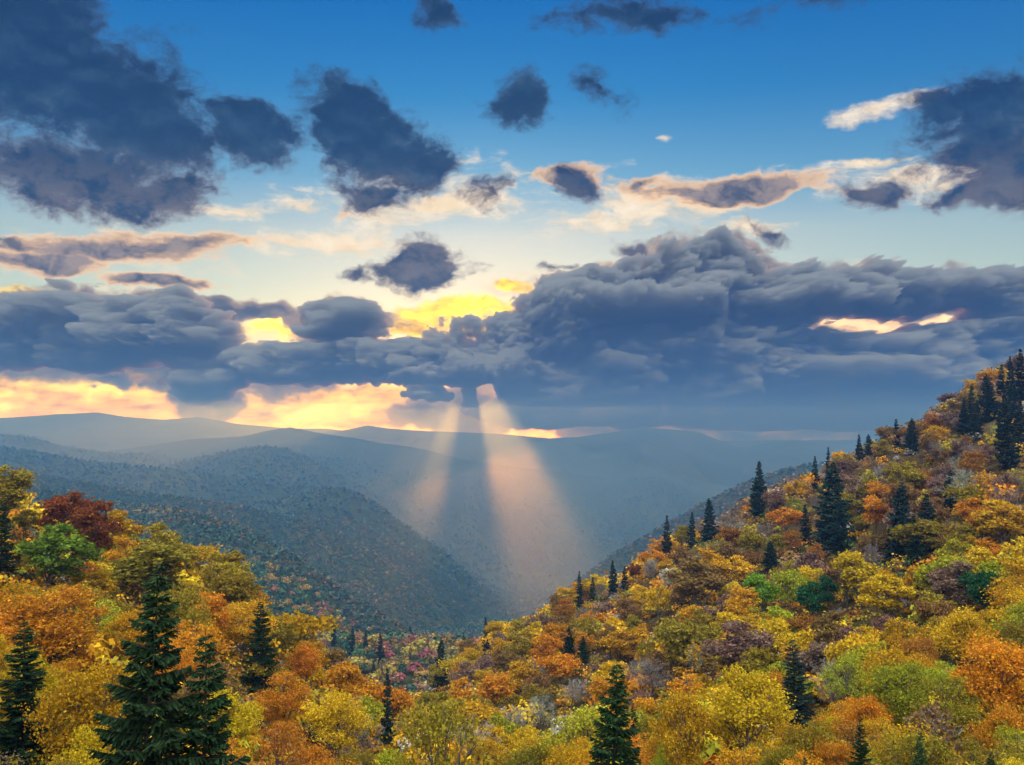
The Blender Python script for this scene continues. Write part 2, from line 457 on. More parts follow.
def material(name):
    m = bpy.data.materials.new(name)
    m.use_nodes = True
    m.node_tree.nodes.clear()
    return m, G(m.node_tree)


# ------------------------------------------------------------------ ground material: forest floor near, wooded slopes far
gm, gg = material('forest_floor')
geo = gg.new('ShaderNodeNewGeometry')
pos = geo.outputs['Position']
dist = gg.vm('LENGTH', pos)
a1 = gg.noise(pos, 0.012, 6, 0.65)
a2 = gg.noise(pos, 0.11, 5, 0.7)
a3 = gg.noise(pos, 0.0016, 5, 0.6)
vor = gg.new('ShaderNodeTexVoronoi', feature='F1')
gg.put(vor.inputs['Vector'], pos); vor.inputs['Scale'].default_value = 0.085
vsep = gg.new('ShaderNodeSeparateColor'); gg.put(vsep.inputs[0], vor.outputs['Color'])
floor_c = gg.ramp(a2, [(0.3, (.030, .022, .012)), (0.5, (.075, .048, .020)), (0.65, (.10, .085, .025)), (0.8, (.05, .06, .02))])
wood_c = gg.ramp(gg.m('ADD', gg.m('MULTIPLY', vsep.outputs[0], 0.45), gg.m('MULTIPLY', a1, 0.55)), [(0.2, (.022, .045, .030)), (0.45, (.038, .066, .036)), (0.6, (.065, .078, .038)), (0.72, (.10, .078, .038)), (0.85, (.11, .06, .045))])
wood_c = gg.mix(gg.ss(a3, .35, .65, .15, .8), wood_c, (.030, .050, .034))
wood_c = gg.vm('SCALE', wood_c, s=0.85)
gc_ = gg.mix(gg.ss(dist, 450, 800), floor_c, wood_c)
bump = gg.new('ShaderNodeBump')
bump.inputs['Strength'].default_value = 0.8
bump.inputs['Distance'].default_value = 6.0
gg.put(bump.inputs['Height'], gg.m('ADD', gg.m('MULTIPLY', vor.outputs['Distance'], -0.09), a2))
bs = gg.new('ShaderNodeBsdfDiffuse')
gg.put(bs.inputs['Color'], gc_)
gg.put(bs.inputs['Normal'], bump.outputs[0])
go = gg.new('ShaderNodeOutputMaterial')
gm.node_tree.links.new(bs.outputs[0], go.inputs[0])

# ------------------------------------------------------------------ one sheet of land, finer near the viewer
ny, nx = 620, 520
yy = np.concatenate([np.linspace(-60, 30, 24, endpoint=False), np.exp(np.linspace(math.log(30), math.log(10300), ny - 24))])
ss = np.linspace(-1, 1, nx)
ss = 0.66 * np.sign(ss) * np.abs(ss) ** 1.05
GY, GS = np.meshgrid(yy, ss, indexing='ij')
GX = GS * (GY + 140)
GZ = height(GX, GY)
vid = np.arange(ny * nx).reshape(ny, nx)
quads = np.stack([vid[:-1, :-1], vid[:-1, 1:], vid[1:, 1:], vid[1:, :-1]], -1).reshape(-1, 4)
terrain = mesh_obj('terrain', np.stack([GX, GY, GZ], -1).reshape(-1, 3), quads, gm)
terrain['kind'] = 'structure'

# ------------------------------------------------------------------ haze: one even body of air over the land
hm, hg = material('air')
pv = hg.new('ShaderNodeVolumePrincipled')
pv.inputs['Color'].default_value = HAZE_COL
pv.inputs['Density'].default_value = HAZE_D
pv.inputs['Absorption Color'].default_value = (1, 1, 1, 1)
pv.inputs['Anisotropy'].default_value = HAZE_G
ho = hg.new('ShaderNodeOutputMaterial')
hm.node_tree.links.new(pv.outputs[0], ho.inputs['Volume'])
hm.cycles.homogeneous_volume = True
x0, x1, y0, y1, z0, z1 = -8200, 8200, -80, 10700, float(GZ.min()) - 1, HAZE_TOP
hv = [(x, y, z) for z in (z0, z1) for y in (y0, y1) for x in (x0, x1)]
haze = mesh_obj('haze', hv, [(0, 2, 3, 1), (4, 5, 7, 6), (0, 1, 5, 4), (2, 6, 7, 3), (0, 4, 6, 2), (1, 3, 7, 5)], hm, smooth=False)
haze['kind'] = 'stuff'
print('TERRAIN z', GZ.min(), GZ.max())

# ------------------------------------------------------------------ clouds before the sun: real thickness, gaps where the beams come through
def cloud_bank(name, dist, box, field, thick, sigma, color, nx, ny, seed):
    px0, px1, py0, py1 = box
    m, q_ = material(name)
    v = q_.new('ShaderNodeVolumePrincipled')
    v.inputs['Color'].default_value = (*color, 1)
    v.inputs['Density'].default_value = sigma
    v.inputs['Anisotropy'].default_value = 0.35
    o = q_.new('ShaderNodeOutputMaterial')
    m.node_tree.links.new(v.outputs[0], o.inputs['Volume'])
    m.cycles.homogeneous_volume = True
    PX, PY = np.meshgrid(np.linspace(px0, px1, nx), np.linspace(py0, py1, ny))
    f = np.clip(field(PX, PY), 0, 1)
    f[0] = f[-1] = 0; f[:, 0] = f[:, -1] = 0
    bil = 0.6 * np.abs(fbm(PX / 62, PY / 34, 1, seed)) + 0.34 * np.abs(fbm(PX / 27, PY / 16, 1, seed + 3)) + 0.30 * np.abs(fbm(PX / 12, PY / 8, 3, seed + 5, .7)) + 0.34 * (fbm(PX / 40, PY / 22, 7, seed + 8, .72)) + 0.16 * np.abs(fbm(PX / 5.5, PY / 4, 3, seed + 12, .7))
    T = thick * f ** 0.7 * np.maximum(0.3 + 1.6 * bil, 0.05)
    X, Z = ray(PX, PY)
    low = float(ray(512, py0)[1]) * dist
    X = X * dist; Z = Z * dist
    front = np.stack([X, dist - T * 0.65, Z], -1).reshape(-1, 3)
    rear = np.stack([X, dist + thick * f ** 0.7 * 0.5, Z], -1).reshape(-1, 3)
    on = f > 0
    cell = on[:-1, :-1] | on[1:, :-1] | on[:-1, 1:] | on[1:, 1:]
    n = nx * ny
    vid = np.arange(n).reshape(ny, nx)
    q4 = np.stack([vid[:-1, :-1], vid[1:, :-1], vid[1:, 1:], vid[:-1, 1:]], -1)[cell]
    rid = np.where(on, vid + n, vid).ravel()
    q5 = rid[q4[:, ::-1]]
    ob = mesh_obj(name, np.concatenate([front, rear]), np.concatenate([q4, q5]), m)
    ob['kind'] = 'stuff'
    return ob


def lumps(px, py, items):
    acc = None
    for cx, cy, rx, ry in items:
        v = 1 - np.hypot((px - cx) / rx, (py - cy) / ry)
        acc = v if acc is None else np.maximum(acc, v)
    return acc


BIG = [(620, 318, 110, 52), (572, 318, 46, 40), (705, 300, 90, 60), (770, 305, 90, 44), (860, 312, 130, 46), (970, 318, 150, 44), (1080, 330, 160, 60), (700, 365, 330, 60), (900, 370, 330, 62),
       (505, 372, 110, 32), (570, 385, 120, 34), (430, 378, 60, 20), (700, 392, 300, 26), (950, 392, 330, 26)]


def big_field(px, py):
    wx = px + fbm(px / 40, py / 26, 4, 61) * 16; wy = py + fbm(px / 40, py / 26, 4, 67) * 10
    f = lumps(wx, wy, BIG) * 1.5 + fbm(px / 30, py / 20, 7, 9, .68) * 0.75 + 0.02
    bottom = np.interp(px, [385, 440, 492, 499, 600, 800, 1100], [384, 386, 389, 407, 410, 410, 410]) + fbm(px / 22, py / 30, 4, 71) * 9
    f = np.minimum(f, (np.minimum(bottom, 408) - py) / 12)
    knob = 1 - np.hypot((px - 470) / 9, (py - 397) / 18) + fbm(px / 9, py / 9, 3, 73) * .35
    knob2 = 1 - np.hypot((px - 428) / 26, (py - 393) / 8) + fbm(px / 9, py / 5, 4, 75) * .8
    f = np.maximum(f, np.minimum(np.maximum(knob, knob2), (408 - py) / 6))
    for hx, hy, rx, ry in GAPS:
        dd = np.hypot((wx - hx) / rx, (wy - hy) / ry) + fbm(px / 10, py / 6, 4, 19) * 0.6
        f = np.minimum(f, (dd - 1) * 0.9)
    return f


FARL = [(560, 412, 90, 18), (680, 408, 140, 24), (820, 405, 200, 32), (1000, 405, 200, 32)]


def far_field(px, py):
    wx = px + fbm(px / 40, py / 26, 4, 161) * 16; wy = py + fbm(px / 40, py / 26, 4, 167) * 8
    f = lumps(wx, wy, FARL) * 1.6 + fbm(px / 30, py / 16, 5, 109) * 0.4
    return np.minimum(f, (py - 380) / 9)


THIN = [(100, 335, 130, 40), (60, 322, 70, 34), (150, 325, 80, 34), (205, 342, 40, 22), (10, 335, 70, 40), (290, 365, 120, 22), (345, 322, 52, 24), (400, 360, 90, 26), (210, 388, 40, 22), (350, 350, 60, 18)]


def thin_field(px, py):
    wx = px + fbm(px / 40, py / 26, 4, 261) * 20; wy = py + fbm(px / 40, py / 26, 4, 267) * 12
    f = lumps(wx, wy, THIN) * 1.6 + fbm(px / 34, py / 14, 7, 209, .66) * 0.75
    bottom = np.interp(px, [-90, 120, 180, 190, 225, 232, 480], [366, 374, 382, 408, 408, 390, 389]) + fbm(px / 16, py / 30, 4, 271) * 13
    return np.minimum(f, (np.minimum(bottom, 409) - py) / 12)


if BANK_ON:
    cloud_bank('cloud_bank', 11500.0, (385, 1120, 232, 408), big_field, 1300, BANK_S, BANK_C, 820, 260, 300)
    cloud_bank('distant_cloud', 13200.0, (430, 1150, 370, 432), far_field, 1500, BANK_S, BANK_C, 240, 60, 340)
    cloud_bank('low_cloud', 11800.0, (-90, 480, 280, 410), thin_field, 1000, THIN_S, BANK_C, 480, 140, 380)

# ------------------------------------------------------------------ mist lying on the valley floor
mm, mg = material('mist')
mv = mg.new('ShaderNodeVolumePrincipled')
mv.inputs['Color'].default_value = MIST_COL
mv.inputs['Density'].default_value = MIST_D
mv.inputs['Absorption Color'].default_value = (1, 1, 1, 1)
mv.inputs['Anisotropy'].default_value = 0.72
mo = mg.new('ShaderNodeOutputMaterial')
mm.node_tree.links.new(mv.outputs[0], mo.inputs['Volume'])
mm.cycles.homogeneous_volume = True
rr_, aa_ = np.meshgrid(np.linspace(0, 1, 26), np.arange(72) / 72 * 2 * math.pi, indexing='ij')
edge = 1 + .16 * np.sin(aa_ * 3 + 1) + .1 * np.sin(aa_ * 7)
mx_ = 260 + rr_ * edge * np.cos(aa_) * 2300; my_ = 4700 + rr_ * edge * np.sin(aa_) * 3900
top_ = -600 + 520 * (1 - rr_ ** 2) ** 2.6 * (1 + .25 * fbm(mx_ / 420, my_ / 700, 3, 501)) + (4700 - my_) * .03 * (1 - rr_) ** 1.5
n1_ = 26 * 72
idx_ = np.arange(n1_).reshape(26, 72); nxt_ = np.roll(idx_, -1, 1)
qa = np.stack([idx_[:-1], idx_[1:], nxt_[1:], nxt_[:-1]], -1).reshape(-1, 4)
qb = np.where(qa // 72 == 25, qa, qa + n1_)[:, ::-1]
mtop = np.stack([mx_, my_, top_], -1).reshape(-1, 3); mbot = np.stack([mx_, my_, np.full_like(mx_, -601.0)], -1).reshape(-1, 3)
mtop[:72] = mtop[0]; mbot[:72] = mbot[0]
mist = mesh_obj('mist', np.concatenate([mtop, mbot]), np.concatenate([qa, qb]), mm)
mist['kind'] = 'stuff'

# ------------------------------------------------------------------ plant materials
def leaf_material(name, trans=0.35, hue=0.5):
    m, q_ = material(name)
    oi = q_.new('ShaderNodeObjectInfo')
    at = q_.new('ShaderNodeAttribute', attribute_type='GEOMETRY', attribute_name='tint')
    hs = q_.new('ShaderNodeHueSaturation')
    q_.put(hs.inputs['Hue'], q_.lin(at.outputs['Fac'], 0, 1, 0.5 - 0.035 * hue, 0.5 + 0.045 * hue))
    hs.inputs['Saturation'].default_value = 1.0
    at2 = q_.m('FRACT', q_.m('MULTIPLY', at.outputs['Fac'], 7.31))
    q_.put(hs.inputs['Value'], q_.lin(at2, 0, 1, 0.45, 1.3))
    q_.put(hs.inputs['Color'], oi.outputs['Color'])
    d = q_.new('ShaderNodeBsdfDiffuse'); t = q_.new('ShaderNodeBsdfTranslucent')
    q_.put(d.inputs['Color'], hs.outputs[0]); q_.put(t.inputs['Color'], hs.outputs[0])
    mx = q_.new('ShaderNodeMixShader'); mx.inputs[0].default_value = trans
    m.node_tree.links.new(d.outputs[0], mx.inputs[1]); m.node_tree.links.new(t.outputs[0], mx.inputs[2])
    o = q_.new('ShaderNodeOutputMaterial')
    m.node_tree.links.new(mx.outputs[0], o.inputs[0])
    return m


def stuff_material(name):
    m, q_ = material(name)
    at = q_.new('ShaderNodeAttribute', attribute_type='GEOMETRY', attribute_name='leafcol')
    d = q_.new('ShaderNodeBsdfDiffuse')
    q_.put(d.inputs['Color'], at.outputs['Color'])
    o = q_.new('ShaderNodeOutputMaterial')
    m.node_tree.links.new(d.outputs[0], o.inputs[0])
    return m


def bark_material(name, c0, c1):
    m, q_ = material(name)
    t = q_.new('ShaderNodeTexCoord')
    n = q_.noise(q_.vm('MULTIPLY', t.outputs['Object'], (6.0, 6.0, 1.2)), 2.0, 5, 0.65)
    d = q_.new('ShaderNodeBsdfDiffuse')
    q_.put(d.inputs['Color'], q_.ramp(n, [(0.3, c0), (0.7, c1)]))
    o = q_.new('ShaderNodeOutputMaterial')
    m.node_tree.links.new(d.outputs[0], o.inputs[0])
    return m


M_LEAF = leaf_material('autumn_leaves')
M_NEEDLE = leaf_material('needles', 0.1, 0.6)
M_BARK = bark_material('bark', (.055, .045, .038), (.17, .15, .13))
M_TWIG = leaf_material('bare_twigs', 0.0, 0.3)
M_STUFF = stuff_material('far_foliage')
M_CONBARK = bark_material('spruce_bark', (.035, .028, .022), (.10, .08, .065))


# ------------------------------------------------------------------ plant meshes (kept as arrays until used)
def quads_from(centers, ax, ay):
    v = np.stack([centers - ax - ay, centers + ax - ay, centers + ax + ay, centers - ax + ay], 1).reshape(-1, 3)
    f = np.arange(len(v)).reshape(-1, 4)
    return v, f


def rand_dirs(n, r):
    v = r.normal(size=(n, 3))
    return v / np.linalg.norm(v, axis=1, keepdims=True)


def tube(path, radii, sides=6):
    path = np.asarray(path, float)
    n = len(path)
    d = np.gradient(path, axis=0)
    d /= np.maximum(np.linalg.norm(d, axis=1, keepdims=True), 1e-9)
    ref = np.where(np.abs(d[:, 2:3]) < 0.9, np.array([[0, 0, 1.0]]), np.array([[1.0, 0, 0]]))
    a = np.cross(d, ref); a /= np.linalg.norm(a, axis=1, keepdims=True)
    b = np.cross(d, a)
    th = np.arange(sides) / sides * 2 * math.pi
    v = path[:, None] + np.asarray(radii)[:, None, None] * (a[:, None] * np.cos(th)[None, :, None] + b[:, None] * np.sin(th)[None, :, None])
    i = np.arange(n - 1)[:, None] * sides; k = np.arange(sides)[None]
    f = np.stack([i + k, i + (k + 1) % sides, i + sides + (k + 1) % sides, i + sides + k], -1).reshape(-1, 4)
    return v.reshape(-1, 3), f


def join(parts):
    vs, fs, o = [], [], 0
    for v, f in parts:
        vs.append(v); fs.append(f + o); o += len(v)
    return np.concatenate(vs), np.concatenate(fs)


def make_mesh(name, v, f, m, tint=None, smooth=False):
    me = bpy.data.meshes.new(name)
    v = np.asarray(v, np.float32); f = np.asarray(f, np.int32)
    me.vertices.add(len(v)); me.vertices.foreach_set('co', v.ravel())
    me.loops.add(f.size); me.loops.foreach_set('vertex_index', f.ravel())
    me.polygons.add(len(f)); me.polygons.foreach_set('loop_start', np.arange(0, f.size, f.shape[1], dtype=np.int32))
    if smooth:
        me.polygons.foreach_set('use_smooth', np.ones(len(f), bool))
    me.materials.append(m)
    if tint is not None:
        if tint.ndim == 1:
            at = me.attributes.new('tint', 'FLOAT', 'FACE'); at.data.foreach_set('value', tint.astype(np.float32))
        else:
            at = me.attributes.new('leafcol', 'FLOAT_COLOR', 'FACE')
            at.data.foreach_set('color', np.concatenate([tint, np.ones((len(tint), 1))], 1).astype(np.float32).ravel())
    me.update(calc_edges=True)
    return me


def broadleaf(seed, nleaf, leaf, tall=1.0, lobes=16, sparse=0.0, stems=1):
    """a crown about 10 wide and 12*tall high from root to top"""
    r = np.random.default_rng(seed)
    H = 12.0 * tall
    base = H * r.uniform(.22, .32)
    cen, rad = [], []
    for i in range(lobes):
        t = (i + r.uniform(0, 1)) / lobes
        z = base + (H - base) * (0.14 + 0.72 * t)
        prof = math.sin(math.pi * (0.16 + 0.74 * t)) ** 0.8
        a = i * 2.4 + r.uniform(-.5, .5)
        d = r.uniform(.35, 1.0) * 3.75 * prof
        cen.append((math.cos(a) * d, math.sin(a) * d, z)); rad.append(r.uniform(.95, 2.0) * (0.72 + .33 * prof))
    cen = np.array(cen); rad = np.array(rad)
    cen[:, 2] += r.normal(size=lobes) * .6; cen[:, :2] += r.normal(size=(lobes, 2)) * .35; rad *= r.choice([.6, .9, 1.2], lobes)
    # trunk and limbs
    parts = []
    lean = r.uniform(-.5, .5, 2)
    for s in range(stems):
        off = r.uniform(-1, 1, 2) * (0 if stems == 1 else 1.3)
        zt = np.linspace(-1.2, H * .86, 9)
        path = np.stack([off[0] + lean[0] * (zt / H) ** 2 + .15 * np.sin(zt * .9 + s), off[1] + lean[1] * (zt / H) ** 2 + .15 * np.cos(zt * .8), zt], -1)
        parts.append(tube(path, np.linspace(.24, .045, 9) * (1 if stems == 1 else .6), 7))
    for c, q in zip(cen, rad):
        z0 = max(base * .8, c[2] - r.uniform(2.0, 3.8))
        p0 = np.array([lean[0] * (z0 / H) ** 2, lean[1] * (z0 / H) ** 2, z0])
        mid = p0 * .5 + c * .5 + np.array([0, 0, -.35])
        parts.append(tube([p0, mid, c, c + (c - mid) * .45], [.10, .07, .045, .015], 5))
        for k in range(5):
            e = c + rand_dirs(1, r)[0] * q * np.array([1, 1, .8])
            parts.append(tube([mid * .3 + c * .7, (c + e) / 2 + np.array([0, 0, .1]), e], [.04, .028, .010], 4))
    tv, tf = join(parts)
    # leaves near the lobes' outer shells in small sprays
    ns = max(nleaf // 7, 1)
    which = r.choice(lobes, ns, p=rad ** 2 / (rad ** 2).sum())
    dirs = rand_dirs(ns, r)
    dirs[:, 2] = np.where(dirs[:, 2] < -.35, -dirs[:, 2], dirs[:, 2])
    rr = rad[which] * np.where(r.uniform(size=ns) < .72, r.uniform(.72, 1.22, ns), r.uniform(.2, .8, ns))
    bump = 1 + .22 * np.sin(dirs[:, 0] * 5 + which) * np.sin(dirs[:, 1] * 6 + which * 2) + .15 * np.sin(dirs[:, 2] * 9 + which)
    sp = cen[which] + dirs * (rr * bump)[:, None] * np.array([1, 1, .82])
    keep = r.uniform(size=ns) > sparse
    sp = sp[keep]; which = which[keep]
    pts = np.repeat(sp, 7, 0) + r.normal(size=(len(sp) * 7, 3)) * np.repeat(r.choice([.22, .34, .55], len(sp), p=[.5, .35, .15]), 7)[:, None] * np.array([1, 1, .75])
    n = len(pts)
    nrm = rand_dirs(n, r) + np.array([0, 0, .55])
    nrm /= np.linalg.norm(nrm, axis=1, keepdims=True)
    t1 = np.cross(nrm, rand_dirs(n, r)); t1 /= np.linalg.norm(t1, axis=1, keepdims=True)
    t2 = np.cross(nrm, t1)
    sz = leaf * r.uniform(.55, 1.25, n)[:, None]
    lv, lf = quads_from(pts, t1 * sz * .5, t2 * sz * .36)
    tint = np.clip(np.repeat(r.uniform(0, 1, len(sp)), 7) * .55 + r.uniform(0, .45, n), 0, 1)
    return (tv, tf), (lv, lf, tint), H, 9.4


def bare(seed, tall=1.0, leaves=0, leaf=.3, twigs=5):
    r = np.random.default_rng(seed)
    H = 12.0 * tall
    trunk, tw = [], []
    ends = []
    zt = np.linspace(-1.2, H * .8, 8)
    ph = r.uniform(0, 6)
    axis = np.stack([.3 * np.sin(zt * .5 + ph), .3 * np.cos(zt * .45 + ph), zt], -1)
    trunk.append(tube(axis, np.linspace(.20, .04, 8), 6))
    for i in range(20):
        t = .22 + .75 * i / 20
        p0 = np.array([np.interp(t * H * .8, zt, axis[:, k]) for k in range(3)])
        a = i * 2.4 + r.uniform(-.4, .4)
        L = H * .44 * (1.05 - t * .72) * r.uniform(.75, 1.15)
        d = np.array([math.cos(a), math.sin(a), r.uniform(.7, 1.5)]); d /= np.linalg.norm(d)
        p1 = p0 + d * L * .5; p2 = p1 + (d + np.array([0, 0, .25])) * L * .5
        trunk.append(tube([p0, p1, p2], [.075, .05, .018], 4))
        for k in range(9):
            q0 = p0 + (p1 - p0) * r.uniform(.3, 1) if k < 4 else p1 + (p2 - p1) * r.uniform(0, 1)
            dd = d + rand_dirs(1, r)[0] * .95; dd[2] = abs(dd[2]) * .8 + .15; dd /= np.linalg.norm(dd)
            l2 = L * r.uniform(.25, .5)
            q1 = q0 + dd * l2
            tw.append((q0, q1, .035))
            for j in range(twigs):
                s0 = q0 + (q1 - q0) * r.uniform(.25, 1)
                d3 = dd + rand_dirs(1, r)[0] * .9; d3 /= np.linalg.norm(d3)
                s1 = s0 + d3 * l2 * r.uniform(.3, .65)
                tw.append((s0, s1, .022)); ends.append(s1)
                for jj in range(2):
                    d4 = d3 + rand_dirs(1, r)[0] * .9; d4 /= np.linalg.norm(d4)
                    s2 = s0 + (s1 - s0) * r.uniform(.4, 1)
                    tw.append((s2, s2 + d4 * l2 * r.uniform(.2, .4), .016))
    a = np.array([t[0] for t in tw]); b = np.array([t[1] for t in tw]); w = np.array([t[2] for t in tw])[:, None]
    d = b - a; s = np.cross(d, rand_dirs(len(d), r)); s /= np.maximum(np.linalg.norm(s, axis=1, keepdims=True), 1e-9)
    s2 = np.cross(d / np.linalg.norm(d, axis=1, keepdims=True), s)
    v1 = np.stack([a - s * w, a + s * w, b + s * w * .4, b - s * w * .4], 1).reshape(-1, 3)
    v2 = np.stack([a - s2 * w, a + s2 * w, b + s2 * w * .4, b - s2 * w * .4], 1).reshape(-1, 3)
    cv = np.concatenate([v1, v2]); cf = np.arange(len(cv)).reshape(-1, 4)
    tint = np.tile(r.uniform(0, 1, len(d)), 2)
    lv = None
    if leaves:
        e = np.array(ends)
        pts = e[r.integers(0, len(e), leaves)] + r.normal(size=(leaves, 3)) * .22
        n1 = rand_dirs(leaves, r); t1 = np.cross(n1, rand_dirs(leaves, r)); t1 /= np.linalg.norm(t1, axis=1, keepdims=True); t2 = np.cross(n1, t1)
        sz = leaf * r.uniform(.6, 1.3, leaves)[:, None]
        lv = (*quads_from(pts, t1 * sz * .5, t2 * sz * .36), r.uniform(0, 1, leaves))
    return join(trunk), (cv, cf, tint), H, 8.5, lv


def spruce(seed, H=15.0, R=3.0, dens=1.0, needle=1.0, ragged=.25, step=.17, width=1.0):
    r = np.random.default_rng(seed)
    zt = np.linspace(-1.5, H, 10)
    trunk = tube(np.stack([.06 * np.sin(zt), .06 * np.cos(zt * 1.3), zt], -1), np.linspace(.22, .012, 10), 7)
    cs, axs, ays, tints = [], [], [], []
    limbs = [trunk]
    lopa = r.uniform(0, 6.28)
    z = H * .05
    while z < H * .985:
        t = z / H
        L0 = R * (1 - t) ** .82 * (1.0 if t > .12 else .8)
        nb = int(round((4 + 3 * (1 - t)) * dens))
        a0 = r.uniform(0, 6.28)
        for b in range(nb):
            a = a0 + b * 6.283 / nb + r.uniform(-.3, .3)
            lop = 1 + .2 * math.cos(a - lopa - t * 3) * (1 - t)
            L = max(L0 * lop * (1 + r.uniform(-1, .6) * ragged) * (.45 if r.uniform() < .08 else 1), .12)
            zz = z + r.uniform(-.14, .14)
            out = np.array([math.cos(a), math.sin(a), 0]); side = np.array([-math.sin(a), math.cos(a), 0])
            m = max(int(L / step), 2)
            u = (np.arange(m) + .5) / m
            droop = (-.42 * u + .30 * u ** 2.2) * L * (1 - t * .9) + .45 * t * u * L
            p = out * (u * L)[:, None]; p[:, 2] = zz + droop
            if L > 1.0:
                limbs.append(tube([np.array([0, 0, zz]), p[m // 2], p[-1]], [.045, .03, .008], 3))
            for sgn in (-1, 1, 0, -1, 1):
                ln = (.18 + .42 * np.sin(np.pi * np.minimum(u * .8 + .2, 1)) * min(L / 1.6, 1.1)) * r.uniform(.65, 1.25, m) * needle
                d = out[None] * r.uniform(.45, .9, m)[:, None] + side[None] * (sgn * r.uniform(.5, .95, m))[:, None]
                d[:, 2] -= r.uniform(.05, .55, m)
                if sgn == 0:
                    d = out[None] * .7 + np.stack([np.zeros(m), np.zeros(m), r.uniform(-.9, .35, m)], -1)
                d /= np.linalg.norm(d, axis=1, keepdims=True)
                nn = rand_dirs(m, r) + np.array([0, 0, .8])
                wv = np.cross(d, nn); wv /= np.linalg.norm(wv, axis=1, keepdims=True)
                c = p + d * ln[:, None] * .5
                cs.append(c); axs.append(d * ln[:, None] * .55); ays.append(wv * (.055 + .05 * r.uniform(size=(m, 1))) * width)
                tints.append(r.uniform(0, 1, m))
        z += (.20 + .22 * (1 - t)) / max(dens, .5) * (H / 15) ** .5
    v, f = quads_from(np.concatenate(cs), np.concatenate(axs), np.concatenate(ays))
    return join(limbs), (v, f, np.concatenate(tints)), H, 2 * R


KIT = {}


def kit(key, build, leafmat, barkmat):
    b = build()
    (tv, tf), (lv, lf, ti), H, Wd = b[:4]
    KIT[key] = dict(trunk=make_mesh('trunk', tv, tf, barkmat, smooth=True), crown=make_mesh('crown', lv, lf, leafmat, ti), H=H, W=Wd,
                    leaves=make_mesh('leaves', *b[4][:2], M_LEAF, b[4][2]) if len(b) > 4 and b[4] is not None else None)


for i in range(5):
    kit(f'near{i}', lambda: broadleaf(100 + i, 19000, .205, tall=[1, 1.15, .92, 1.05, 1.25][i], lobes=[22, 26, 19, 28, 24][i], sparse=[.2, .3, .15, .4, .45][i]), M_LEAF, M_BARK)
for i in range(3):
    kit(f'open{i}', lambda: broadleaf(140 + i, 9500, .20, tall=[1.1, 1.0, 1.3][i], lobes=20, sparse=.45, stems=4), M_LEAF, M_BARK)
for i in range(6):
    kit(f'mid{i}', lambda: broadleaf(200 + i, 6500, .40, tall=[1, 1.12, .9, 1.05, .85, 1.2][i], lobes=[16, 20, 14, 18, 13, 22][i], sparse=[.1, .2, .3, .25, .15, .35][i]), M_LEAF, M_BARK)
for i in range(3):
    kit(f'bare{i}', lambda: bare(300 + i, [1, 1.15, .9][i]), M_TWIG, M_BARK)
for i in range(3):
    kit(f'half{i}', lambda: bare(320 + i, [1, 1.15, .95][i], 1500, .34), M_TWIG, M_BARK)
for i in range(3):
    kit(f'spruce{i}', lambda: spruce(400 + i, 15.0, [3.5, 3.0, 2.7][i], [.85, .8, .75][i], [1.0, .95, .95][i], [.42, .42, .5][i], .075, .42), M_NEEDLE, M_CONBARK)
for i in range(3):
    kit(f'far_spruce{i}', lambda: spruce(420 + i, 15.0, [2.7, 2.2, 3.6][i], .66, 1.3, [.42, .5, .45][i], .14, 1.2), M_NEEDLE, M_CONBARK)
print('KIT', {k: len(v['crown'].polygons) for k, v in KIT.items()})

HUES = {
    'yellow': (.64, .43, .020), 'gold': (.56, .31, .016), 'orange': (.60, .25, .018), 'rust': (.36, .15, .022), 'red': (.25, .075, .020),
    'lime': (.36, .36, .024), 'green': (.17, .24, .024), 'fresh green': (.20, .34, .025), 'deep green': (.03, .11, .036), 'olive': (.30, .225, .022), 'russet': (.24, .135, .04),
    'dusky': (.24, .145, .10), 'grey': (.23, .20, .185), 'pale grey': (.36, .35, .28), 'spruce': (.024, .048, .018), 'blue spruce': (.026, .050, .036), 'moss': (.055, .095, .028),
}
TREES = []      # every tree: dict(kind, key, x, y, z, H, W, hue, px, py, label ...)


def ground(x, y):
    return float(height(np.array([x]), np.array([y]))[0])


def stand_at(px, py_top, H, guess):
    """where a tree of height H must stand for its top to be seen at this place"""
    ys = np.linspace(guess * .6, guess * 1.6, 160)
    sx, sz = ray(px, py_top)
    d = sz * ys - height(sx * ys, ys) - H
    s = np.where(np.sign(d[:-1]) != np.sign(d[1:]))[0]
    if len(s):
        k = s[np.argmin(np.abs(ys[s] - guess))]
        y = ys[k] - d[k] * (ys[k + 1] - ys[k]) / (d[k + 1] - d[k])
    else:
        y = ys[np.argmin(np.abs(d) + 0.02 * np.abs(ys - guess))]
    return float(sx * y), float(y), float(sz * y)


def hand(kind, key, px, py, H, guess, width, hue, label, ref=None):
    x, y, zt = stand_at(px, py, H, guess)
    z = ground(x, y)
    Hh = zt - z
    if not (.6 * H < Hh < 1.5 * H):
        print('HAND off', label, round(y), round(Hh, 1), H)
        Hh = min(max(Hh, .6 * H), 1.5 * H)
    TREES.append(dict(kind=kind, key=key, x=x, y=y, z=z, H=Hh, W=width, hue=hue, px=px, py=py, label=label, ref=ref, hand=True, rot=random.uniform(0, 6.28)))

